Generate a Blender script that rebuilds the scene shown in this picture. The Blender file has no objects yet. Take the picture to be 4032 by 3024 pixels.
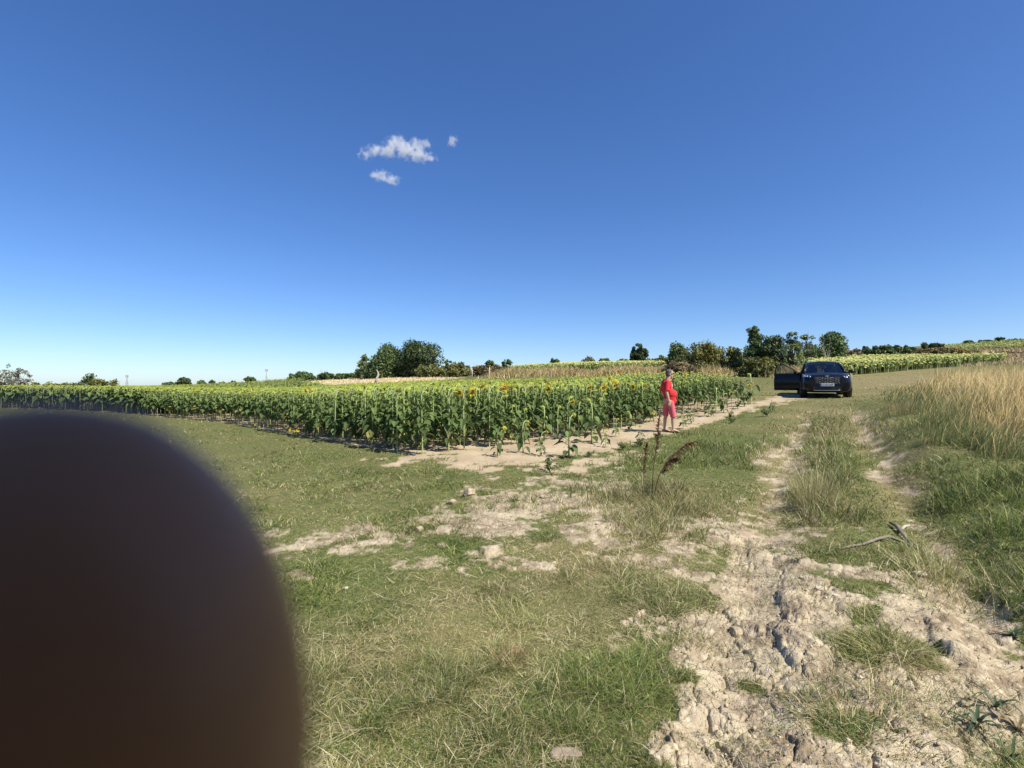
import bpy, bmesh, math, random
import numpy as np
from mathutils import Vector, Matrix, Euler
R = math.radians
rng = np.random.default_rng(7)
random.seed(7)
scene = bpy.context.scene

# ------------------------------------------------------------ camera
FPX = 2016.0            # focal length in photograph pixels (18 mm on 36 mm)
HY = 1518.0             # image row of the true horizon
CH = 1.55               # camera height above the ground it stands on
cam_d = bpy.data.cameras.new("camera")
cam = bpy.data.objects.new("camera", cam_d)
scene.collection.objects.link(cam)
scene.camera = cam
PITCH = math.atan2(HY - 1512.0, FPX)
cam.location = (0, 0, CH)
cam.rotation_euler = (math.pi / 2 + PITCH, 0, 0)
cam_d.lens = 18.0
cam_d.sensor_width = 36.0
cam_d.clip_start = 0.0005
cam_d.clip_end = 20000
cam_d.dof.use_dof = True            # the tiny real aperture of a phone: only the finger on the lens blurs
cam_d.dof.focus_distance = 12.0
cam_d.dof.aperture_fstop = 16.0

# ------------------------------------------------------------ light
SUN_EL, SUN_AZ = R(50), R(127)      # azimuth clockwise from +Y (the view direction)
world = bpy.data.worlds.new("World")
scene.world = world
world.use_nodes = True
wn, wl = world.node_tree.nodes, world.node_tree.links
wn.clear()
w_out = wn.new("ShaderNodeOutputWorld")
w_bg = wn.new("ShaderNodeBackground")
w_sky = wn.new("ShaderNodeTexSky")
w_sky.sky_type = 'NISHITA'
w_sky.sun_disc = False
w_sky.sun_elevation = SUN_EL
w_sky.sun_rotation = SUN_AZ
w_sky.altitude = 300
w_sky.air_density = 0.8
w_sky.dust_density = 0.6
w_sky.ozone_density = 6.0
w_hsv = wn.new("ShaderNodeHueSaturation")
w_hsv.inputs['Hue'].default_value = 0.509
w_hsv.inputs['Saturation'].default_value = 1.2
w_gam = wn.new("ShaderNodeGamma")
w_gam.inputs['Gamma'].default_value = 0.9
w_bg.inputs['Strength'].default_value = 0.127
wl.new(w_sky.outputs[0], w_gam.inputs['Color'])
wl.new(w_gam.outputs[0], w_hsv.inputs['Color'])
wl.new(w_hsv.outputs[0], w_bg.inputs['Color'])
wl.new(w_bg.outputs[0], w_out.inputs['Surface'])
sun_d = bpy.data.lights.new("sun", 'SUN')
sun_d.energy = 5.0
sun_d.angle = R(0.5)
sun_d.color = (1.0, 0.93, 0.82)
sun = bpy.data.objects.new("sun", sun_d)
scene.collection.objects.link(sun)
SUN_DIR = Vector((math.sin(SUN_AZ) * math.cos(SUN_EL), math.cos(SUN_AZ) * math.cos(SUN_EL), math.sin(SUN_EL)))
sun.rotation_euler = SUN_DIR.to_track_quat('Z', 'Y').to_euler()
sun.location = SUN_DIR * 50
vs = scene.view_settings
scene.cycles.volume_bounces = 4
vs.view_transform = 'Standard'
vs.look = 'None'
vs.exposure = 0.62
vs.gamma = 1.0

# ------------------------------------------------------------ tagging
def tag(o, label=None, cat=None, group=None, kind=None):
    if label: o['label'] = label
    if cat: o['category'] = cat
    if group: o['group'] = group
    if kind: o['kind'] = kind
    return o

def link(o, parent=None):
    scene.collection.objects.link(o)
    if parent is not None: o.parent = parent
    return o

def empty(name, loc=(0, 0, 0), rz=0.0):
    o = bpy.data.objects.new(name, None)
    o.empty_display_size = 0.1
    o.location = loc
    o.rotation_euler = (0, 0, rz)
    return link(o)

# ------------------------------------------------------------ mesh helpers
def raw_mesh(name, V, quads=None, tris=None, col=None, smooth=False):
    """mesh from arrays: V (n,3), quads (q,4), tris (t,3), col (n,3)"""
    me = bpy.data.meshes.new(name)
    V = np.asarray(V, dtype=np.float32)
    me.vertices.add(len(V))
    me.vertices.foreach_set('co', V.ravel())
    parts, starts, off = [], [], 0
    if quads is not None and len(quads):
        q = np.asarray(quads, dtype=np.int32); parts.append(q.ravel())
        starts.append(off + 4 * np.arange(len(q), dtype=np.int32)); off += q.size
    if tris is not None and len(tris):
        t = np.asarray(tris, dtype=np.int32); parts.append(t.ravel())
        starts.append(off + 3 * np.arange(len(t), dtype=np.int32)); off += t.size
    L = np.concatenate(parts); S = np.concatenate(starts)
    me.loops.add(len(L)); me.loops.foreach_set('vertex_index', L)
    me.polygons.add(len(S)); me.polygons.foreach_set('loop_start', S)
    if smooth: me.polygons.foreach_set('use_smooth', np.ones(len(S), dtype=bool))
    if col is not None:
        a = me.color_attributes.new('col', 'FLOAT_COLOR', 'POINT')
        c = np.ones((len(V), 4), dtype=np.float32); c[:, :3] = col
        a.data.foreach_set('color', c.ravel())
    me.update(calc_edges=True)
    return me

class MB:
    """collects shapes; build() links them as one mesh object"""
    def __init__(s): s.V = []; s.F = []; s.C = []; s.c = (1, 1, 1); s.sm = []
    def add(s, V, F, col=None, smooth=False):
        n = len(s.V); s.V += [tuple(v) for v in V]
        s.F += [tuple(i + n for i in f) for f in F]
        s.sm += [smooth] * len(F)
        s.C += [col or s.c] * len(V)
    def box(s, c, d, rot=None, taper=1.0, col=None):
        hx, hy, hz = d[0] / 2, d[1] / 2, d[2] / 2
        V = []
        for z in (-1, 1):
            t = taper if z > 0 else 1.0
            for x, y in ((-1, -1), (1, -1), (1, 1), (-1, 1)):
                v = Vector((x * hx * t, y * hy * t, z * hz))
                if rot: v = rot @ v
                V.append(v + Vector(c))
        s.add(V, [(0, 3, 2, 1), (4, 5, 6, 7), (0, 1, 5, 4), (1, 2, 6, 5), (2, 3, 7, 6), (3, 0, 4, 7)], col)
    def tube(s, pts, rad, n=6, col=None, cap=True, cols=None, smooth=True):
        pts = [Vector(p) for p in pts]
        if not hasattr(rad, '__len__'): rad = [rad] * len(pts)
        base = len(s.V); prev = None
        for i, p in enumerate(pts):
            d = (pts[min(i + 1, len(pts) - 1)] - pts[max(i - 1, 0)])
            if d.length < 1e-9: d = Vector((0, 0, 1))
            d.normalize()
            if prev is None:
                a = d.orthogonal().normalized()
            else:
                a = (prev - d * prev.dot(d))
                a = a.normalized() if a.length > 1e-6 else d.orthogonal().normalized()
            prev = a; b = d.cross(a)
            for k in range(n):
                t = 2 * math.pi * k / n
                s.V.append(tuple(p + (a * math.cos(t) + b * math.sin(t)) * rad[i]))
                s.C.append(cols[i] if cols else (col or s.c))
        for i in range(len(pts) - 1):
            for k in range(n):
                k2 = (k + 1) % n
                s.F.append((base + i * n + k, base + i * n + k2, base + (i + 1) * n + k2, base + (i + 1) * n + k)); s.sm.append(smooth)
        if cap:
            s.F.append(tuple(base + k for k in reversed(range(n)))); s.sm.append(False)
            e = base + (len(pts) - 1) * n
            s.F.append(tuple(e + k for k in range(n))); s.sm.append(False)
    def ball(s, c, r, nu=10, nv=7, col=None, rot=None, jit=0.0, rnd=None):
        if not hasattr(r, '__len__'): r = (r, r, r)
        V = []; F = []
        def P(th, ph):
            k = 1 + (rnd.uniform(-jit, jit) if jit else 0)
            v = Vector((r[0] * math.sin(th) * math.cos(ph), r[1] * math.sin(th) * math.sin(ph), r[2] * math.cos(th))) * k
            if rot: v = rot @ v
            return v + Vector(c)
        V.append(P(0, 0))
        for i in range(1, nv):
            for k in range(nu): V.append(P(math.pi * i / nv, 2 * math.pi * k / nu))
        V.append(P(math.pi, 0))
        for k in range(nu): F.append((0, 1 + k, 1 + (k + 1) % nu))
        for i in range(nv - 2):
            for k in range(nu):
                a = 1 + i * nu + k; b = 1 + i * nu + (k + 1) % nu
                F.append((a, a + nu, b + nu, b))
        L = len(V) - 1; o = 1 + (nv - 2) * nu
        for k in range(nu): F.append((L, o + (k + 1) % nu, o + k))
        s.add(V, F, col, True)
    def grid(s, rows, col=None, closed=False, smooth=True, flip=False):
        """rows of points -> quads"""
        n = len(rows[0]); V = [p for r in rows for p in r]; F = []
        for i in range(len(rows) - 1):
            for k in range(n if closed else n - 1):
                k2 = (k + 1) % n
                f = (i * n + k, i * n + k2, (i + 1) * n + k2, (i + 1) * n + k)
                F.append(tuple(reversed(f)) if flip else f)
        s.add(V, F, col, smooth)
    def mesh(s, name):
        me = bpy.data.meshes.new(name)
        me.from_pydata(s.V, [], s.F)
        me.polygons.foreach_set('use_smooth', np.array(s.sm, dtype=bool))
        a = me.color_attributes.new('col', 'FLOAT_COLOR', 'POINT')
        c = np.ones((len(s.V), 4), dtype=np.float32); c[:, :3] = np.array(s.C)
        a.data.foreach_set('color', c.ravel())
        me.update()
        return me
    def build(s, name, mat, parent=None, loc=None):
        me = s.mesh(name)
        if mat: me.materials.append(mat)
        o = bpy.data.objects.new(name, me)
        if loc: o.location = loc
        return link(o, parent)

# ------------------------------------------------------------ materials
def mat_new(name):
    m = bpy.data.materials.new(name); m.use_nodes = True
    nt = m.node_tree; nt.nodes.clear()
    return m, nt.nodes, nt.links

def mat_plant(name, rough=0.6, trans=0.25, noise=0.0, scale=20.0, spec=0.3):
    """plant matter: colour from the per-plant attribute, some light through it"""
    m, n, l = mat_new(name)
    out = n.new("ShaderNodeOutputMaterial")
    at = n.new("ShaderNodeVertexColor"); at.layer_name = 'col'
    src = at.outputs['Color']
    if noise:
        tx = n.new("ShaderNodeTexNoise"); tx.inputs['Scale'].default_value = scale; tx.inputs['Detail'].default_value = 3
        mr = n.new("ShaderNodeMapRange"); mr.inputs['From Min'].default_value = .3; mr.inputs['From Max'].default_value = .7
        mr.inputs['To Min'].default_value = 1 - noise; mr.inputs['To Max'].default_value = 1 + noise
        mx = n.new("ShaderNodeVectorMath"); mx.operation = 'SCALE'
        l.new(tx.outputs['Fac'], mr.inputs['Value']); l.new(src, mx.inputs[0]); l.new(mr.outputs[0], mx.inputs['Scale'])
        src = mx.outputs[0]
    b = n.new("ShaderNodeBsdfPrincipled")
    b.inputs['Roughness'].default_value = rough
    b.inputs['Specular IOR Level'].default_value = spec
    l.new(src, b.inputs['Base Color'])
    t = n.new("ShaderNodeBsdfTranslucent"); l.new(src, t.inputs['Color'])
    mix = n.new("ShaderNodeMixShader"); mix.inputs[0].default_value = trans
    l.new(b.outputs[0], mix.inputs[1]); l.new(t.outputs[0], mix.inputs[2])
    l.new(mix.outputs[0], out.inputs['Surface'])
    return m

def mat_simple(name, col, rough=0.5, metal=0.0, noise=0.0, scale=30.0, bump=0.0, coat=0.0, spec=0.5, col2=None, detail=4):
    m, n, l = mat_new(name)
    out = n.new("ShaderNodeOutputMaterial")
    b = n.new("ShaderNodeBsdfPrincipled")
    b.inputs['Roughness'].default_value = rough
    b.inputs['Metallic'].default_value = metal
    b.inputs['Coat Weight'].default_value = coat
    b.inputs['Coat Roughness'].default_value = 0.04
    b.inputs['Specular IOR Level'].default_value = spec
    tc = n.new("ShaderNodeTexCoord")
    tx = n.new("ShaderNodeTexNoise"); tx.inputs['Scale'].default_value = scale; tx.inputs['Detail'].default_value = detail
    l.new(tc.outputs['Object'], tx.inputs['Vector'])
    cr = n.new("ShaderNodeMix"); cr.data_type = 'RGBA'
    c2 = col2 or tuple(max(0, c * (1 - noise)) for c in col)
    cr.inputs['A'].default_value = (*col, 1); cr.inputs['B'].default_value = (*c2, 1)
    mr = n.new("ShaderNodeMapRange"); mr.inputs['From Min'].default_value = .35; mr.inputs['From Max'].default_value = .65
    l.new(tx.outputs['Fac'], mr.inputs['Value']); l.new(mr.outputs[0], cr.inputs['Factor'])
    l.new(cr.outputs['Result'], b.inputs['Base Color'])
    if bump:
        bp = n.new("ShaderNodeBump"); bp.inputs['Strength'].default_value = bump; bp.inputs['Distance'].default_value = 0.01
        l.new(tx.outputs['Fac'], bp.inputs['Height']); l.new(bp.outputs[0], b.inputs['Normal'])
    l.new(b.outputs[0], out.inputs['Surface'])
    return m

# ------------------------------------------------------------ noise (numpy)
def _h(ix, iy, s):
    v = (ix.astype(np.int64) * 374761393 + iy.astype(np.int64) * 668265263 + s * 1442695041) & 0xffffffff
    v = ((v ^ (v >> 13)) * 1274126177) & 0xffffffff
    v = (v ^ (v >> 16)) & 0xffffffff
    return v.astype(np.float64) / 4294967295.0

def vnoise(x, y, s=0):
    ix = np.floor(x); iy = np.floor(y); fx = x - ix; fy = y - iy
    fx = fx * fx * (3 - 2 * fx); fy = fy * fy * (3 - 2 * fy)
    a = _h(ix, iy, s); b = _h(ix + 1, iy, s); c = _h(ix, iy + 1, s); d = _h(ix + 1, iy + 1, s)
    return (a * (1 - fx) + b * fx) * (1 - fy) + (c * (1 - fx) + d * fx) * fy

def fbm(x, y, s=0, o=4, gain=0.5):
    t = 0; a = 1.0; n = 0
    for k in range(o):
        t = t + a * vnoise(x + 17.3 * k, y - 9.1 * k, s + k); n += a
        x = x * 2.03; y = y * 2.03; a *= gain
    return t / n

def worley(x, y, s=0):
    """F1, F2, cell value"""
    ix = np.floor(x); iy = np.floor(y)
    f1 = np.full(x.shape, 9.0); f2 = f1.copy(); cv = np.zeros(x.shape)
    for dx in (-1, 0, 1):
        for dy in (-1, 0, 1):
            cx = ix + dx; cy = iy + dy
            d = np.hypot(cx + _h(cx, cy, s) - x, cy + _h(cx, cy, s + 5) - y)
            c = _h(cx, cy, s + 9)
            n1 = d < f1
            f2 = np.where(n1, f1, np.minimum(f2, d)); cv = np.where(n1, c, cv); f1 = np.where(n1, d, f1)
    return f1, f2, cv

def sstep(a, b, x):
    t = np.clip((x - a) / (b - a), 0, 1); return t * t * (3 - 2 * t)

# ------------------------------------------------------------ terrain
cp, sp = math.cos(PITCH), math.sin(PITCH)
def ray(px, py):
    """world direction (scaled to Y=1) of a point of the photograph"""
    x = (px - 2016.0) / FPX; u = -(py - 1512.0) / FPX
    y = cp - u * sp; z = sp + u * cp
    return x / y, z / y
def at(px, py, Y):
    x, z = ray(px, py); return np.array([x * Y, Y, CH + z * Y])
def proj(X, Y, Z):
    """photograph position of world points (used when laying out the patches of the field)"""
    Zr = Z - CH; f = Y * cp + Zr * sp; u = -Y * sp + Zr * cp
    f = np.where(np.abs(f) < 1e-3, 1e-3, f)
    return 2016 + FPX * X / f, 1512 - FPX * u / f

CTRL = [(450, 1620, 30.5), (900, 1660, 23.4), (0, 1600, 36), (450, 1533, 200), (450, 1523.5, 560), (0, 1523.5, 560), (-600, 1533, 200),
        (1640, 1790, 10.4), (1250, 1735, 14.0), (1050, 1515.5, 180), (1050, 1523, 110), (1500, 1574, 45), (1500, 1489, 95), (1600, 1486, 100), (1500, 1480, 220),
        (1250, 1568, 60), (1250, 1500, 125), (1800, 1484, 90), (1900, 1470, 150),
        (2200, 1584, 33), (2200, 1480, 62), (2200, 1451, 115), (2200, 1444, 170),
        (2625, 1700, 14.2), (2625, 1572, 25), (2850, 1532, 30), (2850, 1478, 50), (2850, 1445, 100), (2850, 1425, 160),
        (3150, 1573, 21), (3258, 1567, 21.5), (3300, 1562, 22.5), (3300, 1490, 44), (3300, 1426, 90), (3300, 1396, 165), (2950, 1592, 19.5),
        (3600, 1462, 52), (3600, 1420, 90), (3600, 1378, 165), (3900, 1452, 52), (3900, 1416, 90), (3900, 1354, 165),
        (4500, 1430, 52), (4500, 1390, 90), (4500, 1335, 165),
        (3600, 1750, 9), (4000, 1700, 9), (4000, 1590, 14), (3600, 1590, 15), (3400, 1700, 12.3), (4500, 1600, 14), (4500, 1720, 9),
        (2300, 1760, 11.5), (3100, 1740, 12.0)]
def _lr(r): return np.log(np.clip(r, 1.0, 260.0)) * 0.45
_cp = []
for px, py, Y in CTRL:
    w_ = at(px, py, Y); r_ = math.hypot(w_[0], w_[1])
    _cp.append((math.atan2(w_[0], w_[1]), float(_lr(np.array(r_))), w_[2] / min(r_, 260.0)))
for th in np.radians([-180, -120, -80, -45, -20, 0, 20, 45, 80, 120, 180]):
    for r_ in (1.0, 3.0, 5.5): _cp.append((th, float(_lr(np.array(r_))), 0.0))
for th in np.radians([-120, -80]):
    for r_ in (12, 40, 260.0): _cp.append((th, float(_lr(np.array(r_))), 0.0))
for th in np.radians([80, 120]):
    for r_, g_ in ((12, .05), (40, .05), (260.0, .08)): _cp.append((th, float(_lr(np.array(r_))), g_))
_cp = np.array(_cp)
def _phi(d2): return 0.5 * d2 * np.log(d2 + 1e-12)
_n = len(_cp)
_A = np.zeros((_n + 3, _n + 3)); _d2 = ((_cp[:, None, :2] - _cp[None, :, :2]) ** 2).sum(2)
_A[:_n, :_n] = _phi(_d2) + np.eye(_n) * 2e-3
_A[:_n, _n] = 1; _A[:_n, _n + 1:_n + 3] = _cp[:, :2]; _A[_n:, :_n] = _A[:_n, _n:].T
_w = np.linalg.solve(_A, np.concatenate([_cp[:, 2], [0, 0, 0]]))
def base_z(X, Y):
    X = np.asarray(X, dtype=float); Y = np.asarray(Y, dtype=float); sh = X.shape
    r = np.hypot(X, Y).ravel(); th = np.arctan2(X, Y).ravel(); lr = _lr(r)
    out = np.empty(r.shape)
    for a in range(0, len(r), 60000):
        b = a + 60000
        d2 = (th[a:b, None] - _cp[None, :, 0]) ** 2 + (lr[a:b, None] - _cp[None, :, 1]) ** 2
        out[a:b] = _phi(d2) @ _w[:_n] + _w[_n] + _w[_n + 1] * th[a:b] + _w[_n + 2] * lr[a:b]
    z = out * np.clip(r, 0, 260.0)
    z = z * sstep(0.6, 2.0, r)
    return z.reshape(sh)
def ground_xy(px, py):
    """where the line of sight meets the terrain"""
    x, z = ray(px, py); Y = np.geomspace(1.2, 400, 900)
    d = CH + z * Y - base_z(x * Y, Y)
    k = np.argmax(d < 0) if (d < 0).any() else len(Y) - 1
    k = max(k, 1); t = d[k - 1] / (d[k - 1] - d[k] + 1e-12)
    y = Y[k - 1] + (Y[k] - Y[k - 1]) * t
    return x * y, y
def gp(px, py):
    x, y = ground_xy(px, py); return (x, y, float(relief_z(np.array([x]), np.array([y]))[0]))

def polydist(X, Y, pts):
    """signed distance (right of the line positive) to a polyline in plan"""
    best = np.full(X.shape, 1e9); sg = np.ones(X.shape)
    for (x0, y0), (x1, y1) in zip(pts[:-1], pts[1:]):
        dx, dy = x1 - x0, y1 - y0; L = dx * dx + dy * dy
        t = np.clip(((X - x0) * dx + (Y - y0) * dy) / L, 0, 1)
        ex = X - (x0 + t * dx); ey = Y - (y0 + t * dy); d = np.hypot(ex, ey)
        s = np.sign((X - x0) * dy - (Y - y0) * dx)
        m = d < best; best = np.where(m, d, best); sg = np.where(m, s, sg)
    return best * np.where(sg == 0, 1, sg)
RUT_R = [ground_xy(*p) for p in ((4300, 2900), (4010, 2560), (3850, 2350), (3720, 2180), (3600, 2010), (3520, 1900), (3450, 1790), (3405, 1690), (3372, 1625))]
RUT_L = [ground_xy(*p) for p in ((2700, 3300), (2830, 2800), (2930, 2420), (3000, 2130), (3075, 1900), (3110, 1780), (3150, 1690), (3180, 1610))]

for _l in (RUT_R, RUT_L):      # both ruts run on past the car
    (_a, _b), (_c, _d) = _l[-2], _l[-1]; _k = 40 / math.hypot(_c - _a, _d - _b); _l.append((_c + (_c - _a) * _k, _d + (_d - _b) * _k))
    (_a, _b), (_c, _d) = _l[1], _l[0]; _k = 4 / math.hypot(_c - _a, _d - _b); _l.insert(0, (_c + (_c - _a) * _k, _d + (_d - _b) * _k))
# patches: (px, py, rx, ry, tilt degrees, strength)
DIRT = [(3415, 1690, 32, 60, 0, .5), (3380, 1640, 26, 26, 0, .5), (3135, 1730, 36, 50, 0, .5), (3165, 1655, 26, 26, 0, .45), (3500, 1830, 40, 60, 30, .5), (3150, 2900, 560, 330, 0, 1.25), (3050, 2500, 380, 300, 0, 1.2), (3000, 2200, 210, 170, 0, .95), (3700, 2700, 500, 330, 0, 1.2),
        (3480, 2350, 330, 180, 10, 1.0), (3000, 2040, 130, 70, 0, .6), (3850, 2420, 240, 130, 25, .9), (2750, 2750, 150, 260, 10, .65),
        (2000, 2010, 420, 95, -12, .78), (1500, 2130, 430, 55, -4, .5), (2320, 2080, 280, 80, 0, .62), (1960, 2190, 200, 45, 5, .7), (1720, 2250, 160, 32, 0, .55),
        (2640, 2150, 330, 110, 0, .55), (1180, 2260, 80, 30, 0, .8), (3650, 2150, 90, 110, 30, .7), (3560, 1960, 55, 70, 30, .45), (3450, 1740, 45, 50, 20, .4),
        (3080, 1860, 90, 120, 0, .6), (2200, 2370, 70, 30, 0, .2)]
SOIL = [(1790, 1800, 260, 20, -4, .85), (2100, 1785, 300, 34, -8, 1.1), (2400, 1730, 300, 38, -14, 1.15), (2700, 1665, 260, 26, -13, 1.1), (2950, 1600, 220, 18, -10, .8),
        (3090, 1568, 90, 14, -4, 1.0), (2000, 1850, 230, 25, -6, .6), (1480, 1500, 330, 9, -3, 1.2), (2330, 1830, 240, 40, -10, .7)]
STRAW = [(3560, 1510, 330, 70, 0, 1.0), (3400, 1660, 70, 60, 0, .9), (3145, 1700, 70, 60, 0, .8), (2950, 1560, 500, 45, 0, .5), (3250, 1640, 240, 60, 0, .7), (1400, 1900, 500, 60, -8, .4), (3080, 1860, 120, 140, 0, 1.1), (3430, 1720, 110, 80, 20, .8), (3550, 1930, 120, 110, 35, .9), (3240, 1880, 90, 200, 0, .6), (2350, 2180, 330, 110, 0, .75),
         (2600, 1980, 250, 70, 0, .4), (2050, 2420, 500, 160, 0, .55), (2900, 2050, 500, 120, 0, .45), (3150, 1700, 260, 50, 0, .55), (3650, 2180, 160, 160, 30, .7),
         (1250, 2480, 260, 200, 0, .35), (1700, 2650, 600, 260, 0, .35), (2120, 2580, 80, 110, 0, .5)]
GREEN = [(1250, 2330, 260, 190, -10, 1.1), (2750, 1800, 420, 90, 0, .55), (3050, 1640, 300, 35, 0, .5), (2950, 1740, 200, 45, 0, .9), (3900, 2050, 330, 220, 0, .35), (2350, 1880, 330, 60, 0, .6), (1200, 2330, 300, 100, 0, .6),
         (2200, 2650, 400, 300, 0, .5), (1700, 1950, 450, 90, 0, .3), (3450, 2060, 200, 60, 0, .6), (1750, 2180, 260, 60, 0, .8), (2050, 2200, 160, 50, 0, .6)]
TUFT = [(3340, 2420, 70, 45, 0, .9), (3330, 2560, 90, 60, 0, 1), (3340, 2840, 130, 70, 0, 1.1), (3450, 2200, 230, 60, 10, .8), (3330, 2300, 150, 50, 0, .55), (2660, 2600, 70, 90, 0, .9), (2640, 2850, 90, 110, 0, .9),
        (3560, 2560, 170, 80, 15, .8), (2180, 2080, 90, 25, 0, .6), (1800, 2130, 70, 22, 0, .7), (3990, 2520, 60, 70, 0, .8), (2780, 2680, 60, 40, 0, .6), (2700, 2330, 90, 70, 0, .7)]
def blobs(px, py, L):
    t = np.zeros(px.shape)
    for cx, cy, rx, ry, a, s in L:
        ca, sa = math.cos(R(a)), math.sin(R(a)); dx = px - cx; dy = py - cy
        d = ((dx * ca + dy * sa) / rx) ** 2 + ((-dx * sa + dy * ca) / ry) ** 2
        t = np.maximum(t, s * np.exp(-0.7 * d * d))
    return t
CORNER = ground_xy(1640, 1796); FL = ground_xy(900, 1664); FL2 = ground_xy(450, 1622)
FR1 = ground_xy(2120, 1765); FR2 = ground_xy(2640, 1640); FR3 = ground_xy(2960, 1598)
def masks(X, Y, Zb=None):
    if Zb is None: Zb = base_z(X, Y)
    px, py = proj(X, np.maximum(Y, .3), Zb)
    wob = 1 + 0 * X
    nx = (fbm(X * 1.3, Y * 1.3, 11) - .5); ny = (fbm(X * 1.3, Y * 1.3, 23) - .5)
    sc = np.clip(400.0 / np.maximum(Y, 1), 12, 220)
    qx = px + nx * sc * 3.2; qy = py + ny * sc * 1.6
    f = fbm(X * 3.1, Y * 3.1, 31, 4); f2 = fbm(X * 8, Y * 8, 37, 4, .7)
    inview = (Y > 0.3)
    d = blobs(qx, qy, DIRT) - 1.1 * blobs(qx, qy, TUFT); dirt = sstep(0.34, 0.66, d + (f - .5) * 1.3 + (f2 - .5) * 1.75) * (d > 0.04)
    s = blobs(qx, qy, SOIL); soil = sstep(0.38, 0.66, s + (f - .5) * 1.4 + (f2 - .5) * 1.0) * (s > .05)
    st = np.clip(blobs(qx, qy, STRAW) * .9 + (fbm(X * .8, Y * .8, 41) - .42) * 1.1 + (f2 - .5) * .5, 0, 1)
    gr = np.clip(blobs(qx, qy, GREEN) + (fbm(X * .6, Y * .6, 53) - .5) * .9, 0, 1)
    for m in (dirt, soil, st, gr): m[~inview] *= 0
    r = np.hypot(X, Y)
    # inside the sunflower field the ground is bare soil
    fld = in_field(X, Y)
    soil = np.maximum(soil, fld)
    dirt = dirt * (1 - fld)
    return dirt, soil, st, gr
FIELD = None
def in_poly(X, Y, P):
    c = np.zeros(X.shape, dtype=bool); n = len(P)
    for i in range(n):
        x0, y0 = P[i]; x1, y1 = P[(i + 1) % n]
        c ^= ((y0 > Y) != (y1 > Y)) & (X < (x1 - x0) * (Y - y0) / (y1 - y0 + 1e-12) + x0)
    return c
FIELD = [CORNER, FR1, FR2, FR3, (FR3[0] + 1.0, FR3[1] + 3.0), (at(2600, 1500, 31)[0], 31.0), (at(2200, 1500, 36)[0], 36.0), (at(1800, 1500, 42)[0], 42.0),
         (at(1500, 1500, 50)[0], 50.0), (at(1280, 1500, 66)[0], 66.0), (at(1120, 1500, 120)[0], 120.0), (at(700, 1500, 260)[0], 260.0), (-320.0, 260.0), (-160.0, 60.0), (FL2[0] * 1.9, FL2[1] * 1.25), FL2, FL]
def in_field(X, Y):
    return in_poly(X, Y, FIELD).astype(float)

# hand-placed ridges of dried mud beside the ruts: (px, py, px2, py2, width m, height m)
RIDGE = [((3110, 2330), (3150, 2430), .085, .085), ((3090, 2490), (3180, 2600), .12, .13), ((3660, 2420), (3770, 2560), .10, .075), ((3790, 2590), (3980, 2760), .07, .07),
         ((3960, 2330), (4060, 2420), .12, .14), ((2900, 2400), (2960, 2470), .08, .05), ((2960, 2120), (3010, 2200), .08, .07), ((3080, 2190), (3180, 2220), .08, .07), ((2790, 2130), (2900, 2110), .06, .05), ((2760, 2740), (2830, 2790), .1, .05),
         ((1850, 1960), (1900, 1975), .10, .10), ((1960, 2000), (2080, 1990), .1, .08), ((1930, 2170), (1990, 2160), .10, .09), ((2140, 2000), (2260, 1990), .1, .08), ((1620, 2060), (1700, 2050), .09, .05), ((2600, 3000), (2720, 2960), .1, .05)]
RIDGE = [(ground_xy(*a), ground_xy(*b), w, h) for a, b, w, h in RIDGE]
def relief_z(X, Y, want=False):
    Zb = base_z(X, Y); r = np.hypot(X, Y)
    dirt, soil, st, gr = masks(X, Y, Zb)
    near = 1 - sstep(12, 24, r)
    z = Zb + near * ((fbm(X * .9, Y * .9, 3) - .5) * .09 + (fbm(X * 4, Y * 4, 5) - .5) * .022)
    dr = polydist(X, Y, RUT_R); dl = polydist(X, Y, RUT_L)
    wv = (fbm(X * 2, Y * 2, 61) - .5) * .35
    z = z - near * .08 * np.exp(-((dr + .02 + wv) / .24) ** 2) + near * .13 * sstep(.10, .75, dr + wv) * (1 - sstep(1.6, 3.5, dr))
    z = z - near * .07 * np.exp(-((dl + wv) / .26) ** 2)
    # clods and cracks of the dried mud
    m = r < 13
    if m.any():
        x = X[m]; y = Y[m]; dm = dirt[m]
        wx = x + (fbm(x * 5, y * 5, 71) - .5) * .16; wy = y + (fbm(x * 5, y * 5, 73) - .5) * .16
        a1, a2, ac = worley(wx * 4.2, wy * 4.2, 81); b1, b2, bc = worley(wx * 11, wy * 11, 83)
        c1, c2, cc = worley(wx * 27, wy * 27, 85)
        big = (ac - .35) * .055 * sstep(.0, .28, a2 - a1)
        mid = (bc - .4) * .028 * sstep(0, .22, b2 - b1)
        sml = (cc - .5) * .011 * sstep(0, .25, c2 - c1)
        crack = -.030 * (1 - sstep(0.01, .06, a2 - a1)) * (ac > .35) - .012 * (1 - sstep(.01, .09, b2 - b1))
        rg = (1 - np.abs(fbm(x * 2.6, y * 2.6, 91, 3) - .5) * 6).clip(0, 1) * .03
        q = (big * .34 + mid * .55 + sml * 1.1 + crack * .8 + rg * .3) * dm * (1 - .55 * sstep(3.5, 6.5, r[m])) * (1 - sstep(8, 13, r[m]))
        for (p0, p1, w, h) in RIDGE:
            d = np.abs(polydist(wx, wy, [p0, p1]))
            q = q + .52 * h * np.sqrt(np.clip(1 - (d / w) ** 2, 0, 1)) * (.75 + .5 * fbm(x * 9, y * 9, 95)) + (d < w) * (bc - .5) * .02
        z = z.copy(); z[m] += q
    if want: return z, dirt, soil, st, gr
    return z
def gz(x, y): return float(relief_z(np.array([float(x)]), np.array([float(y)]))[0])
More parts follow.
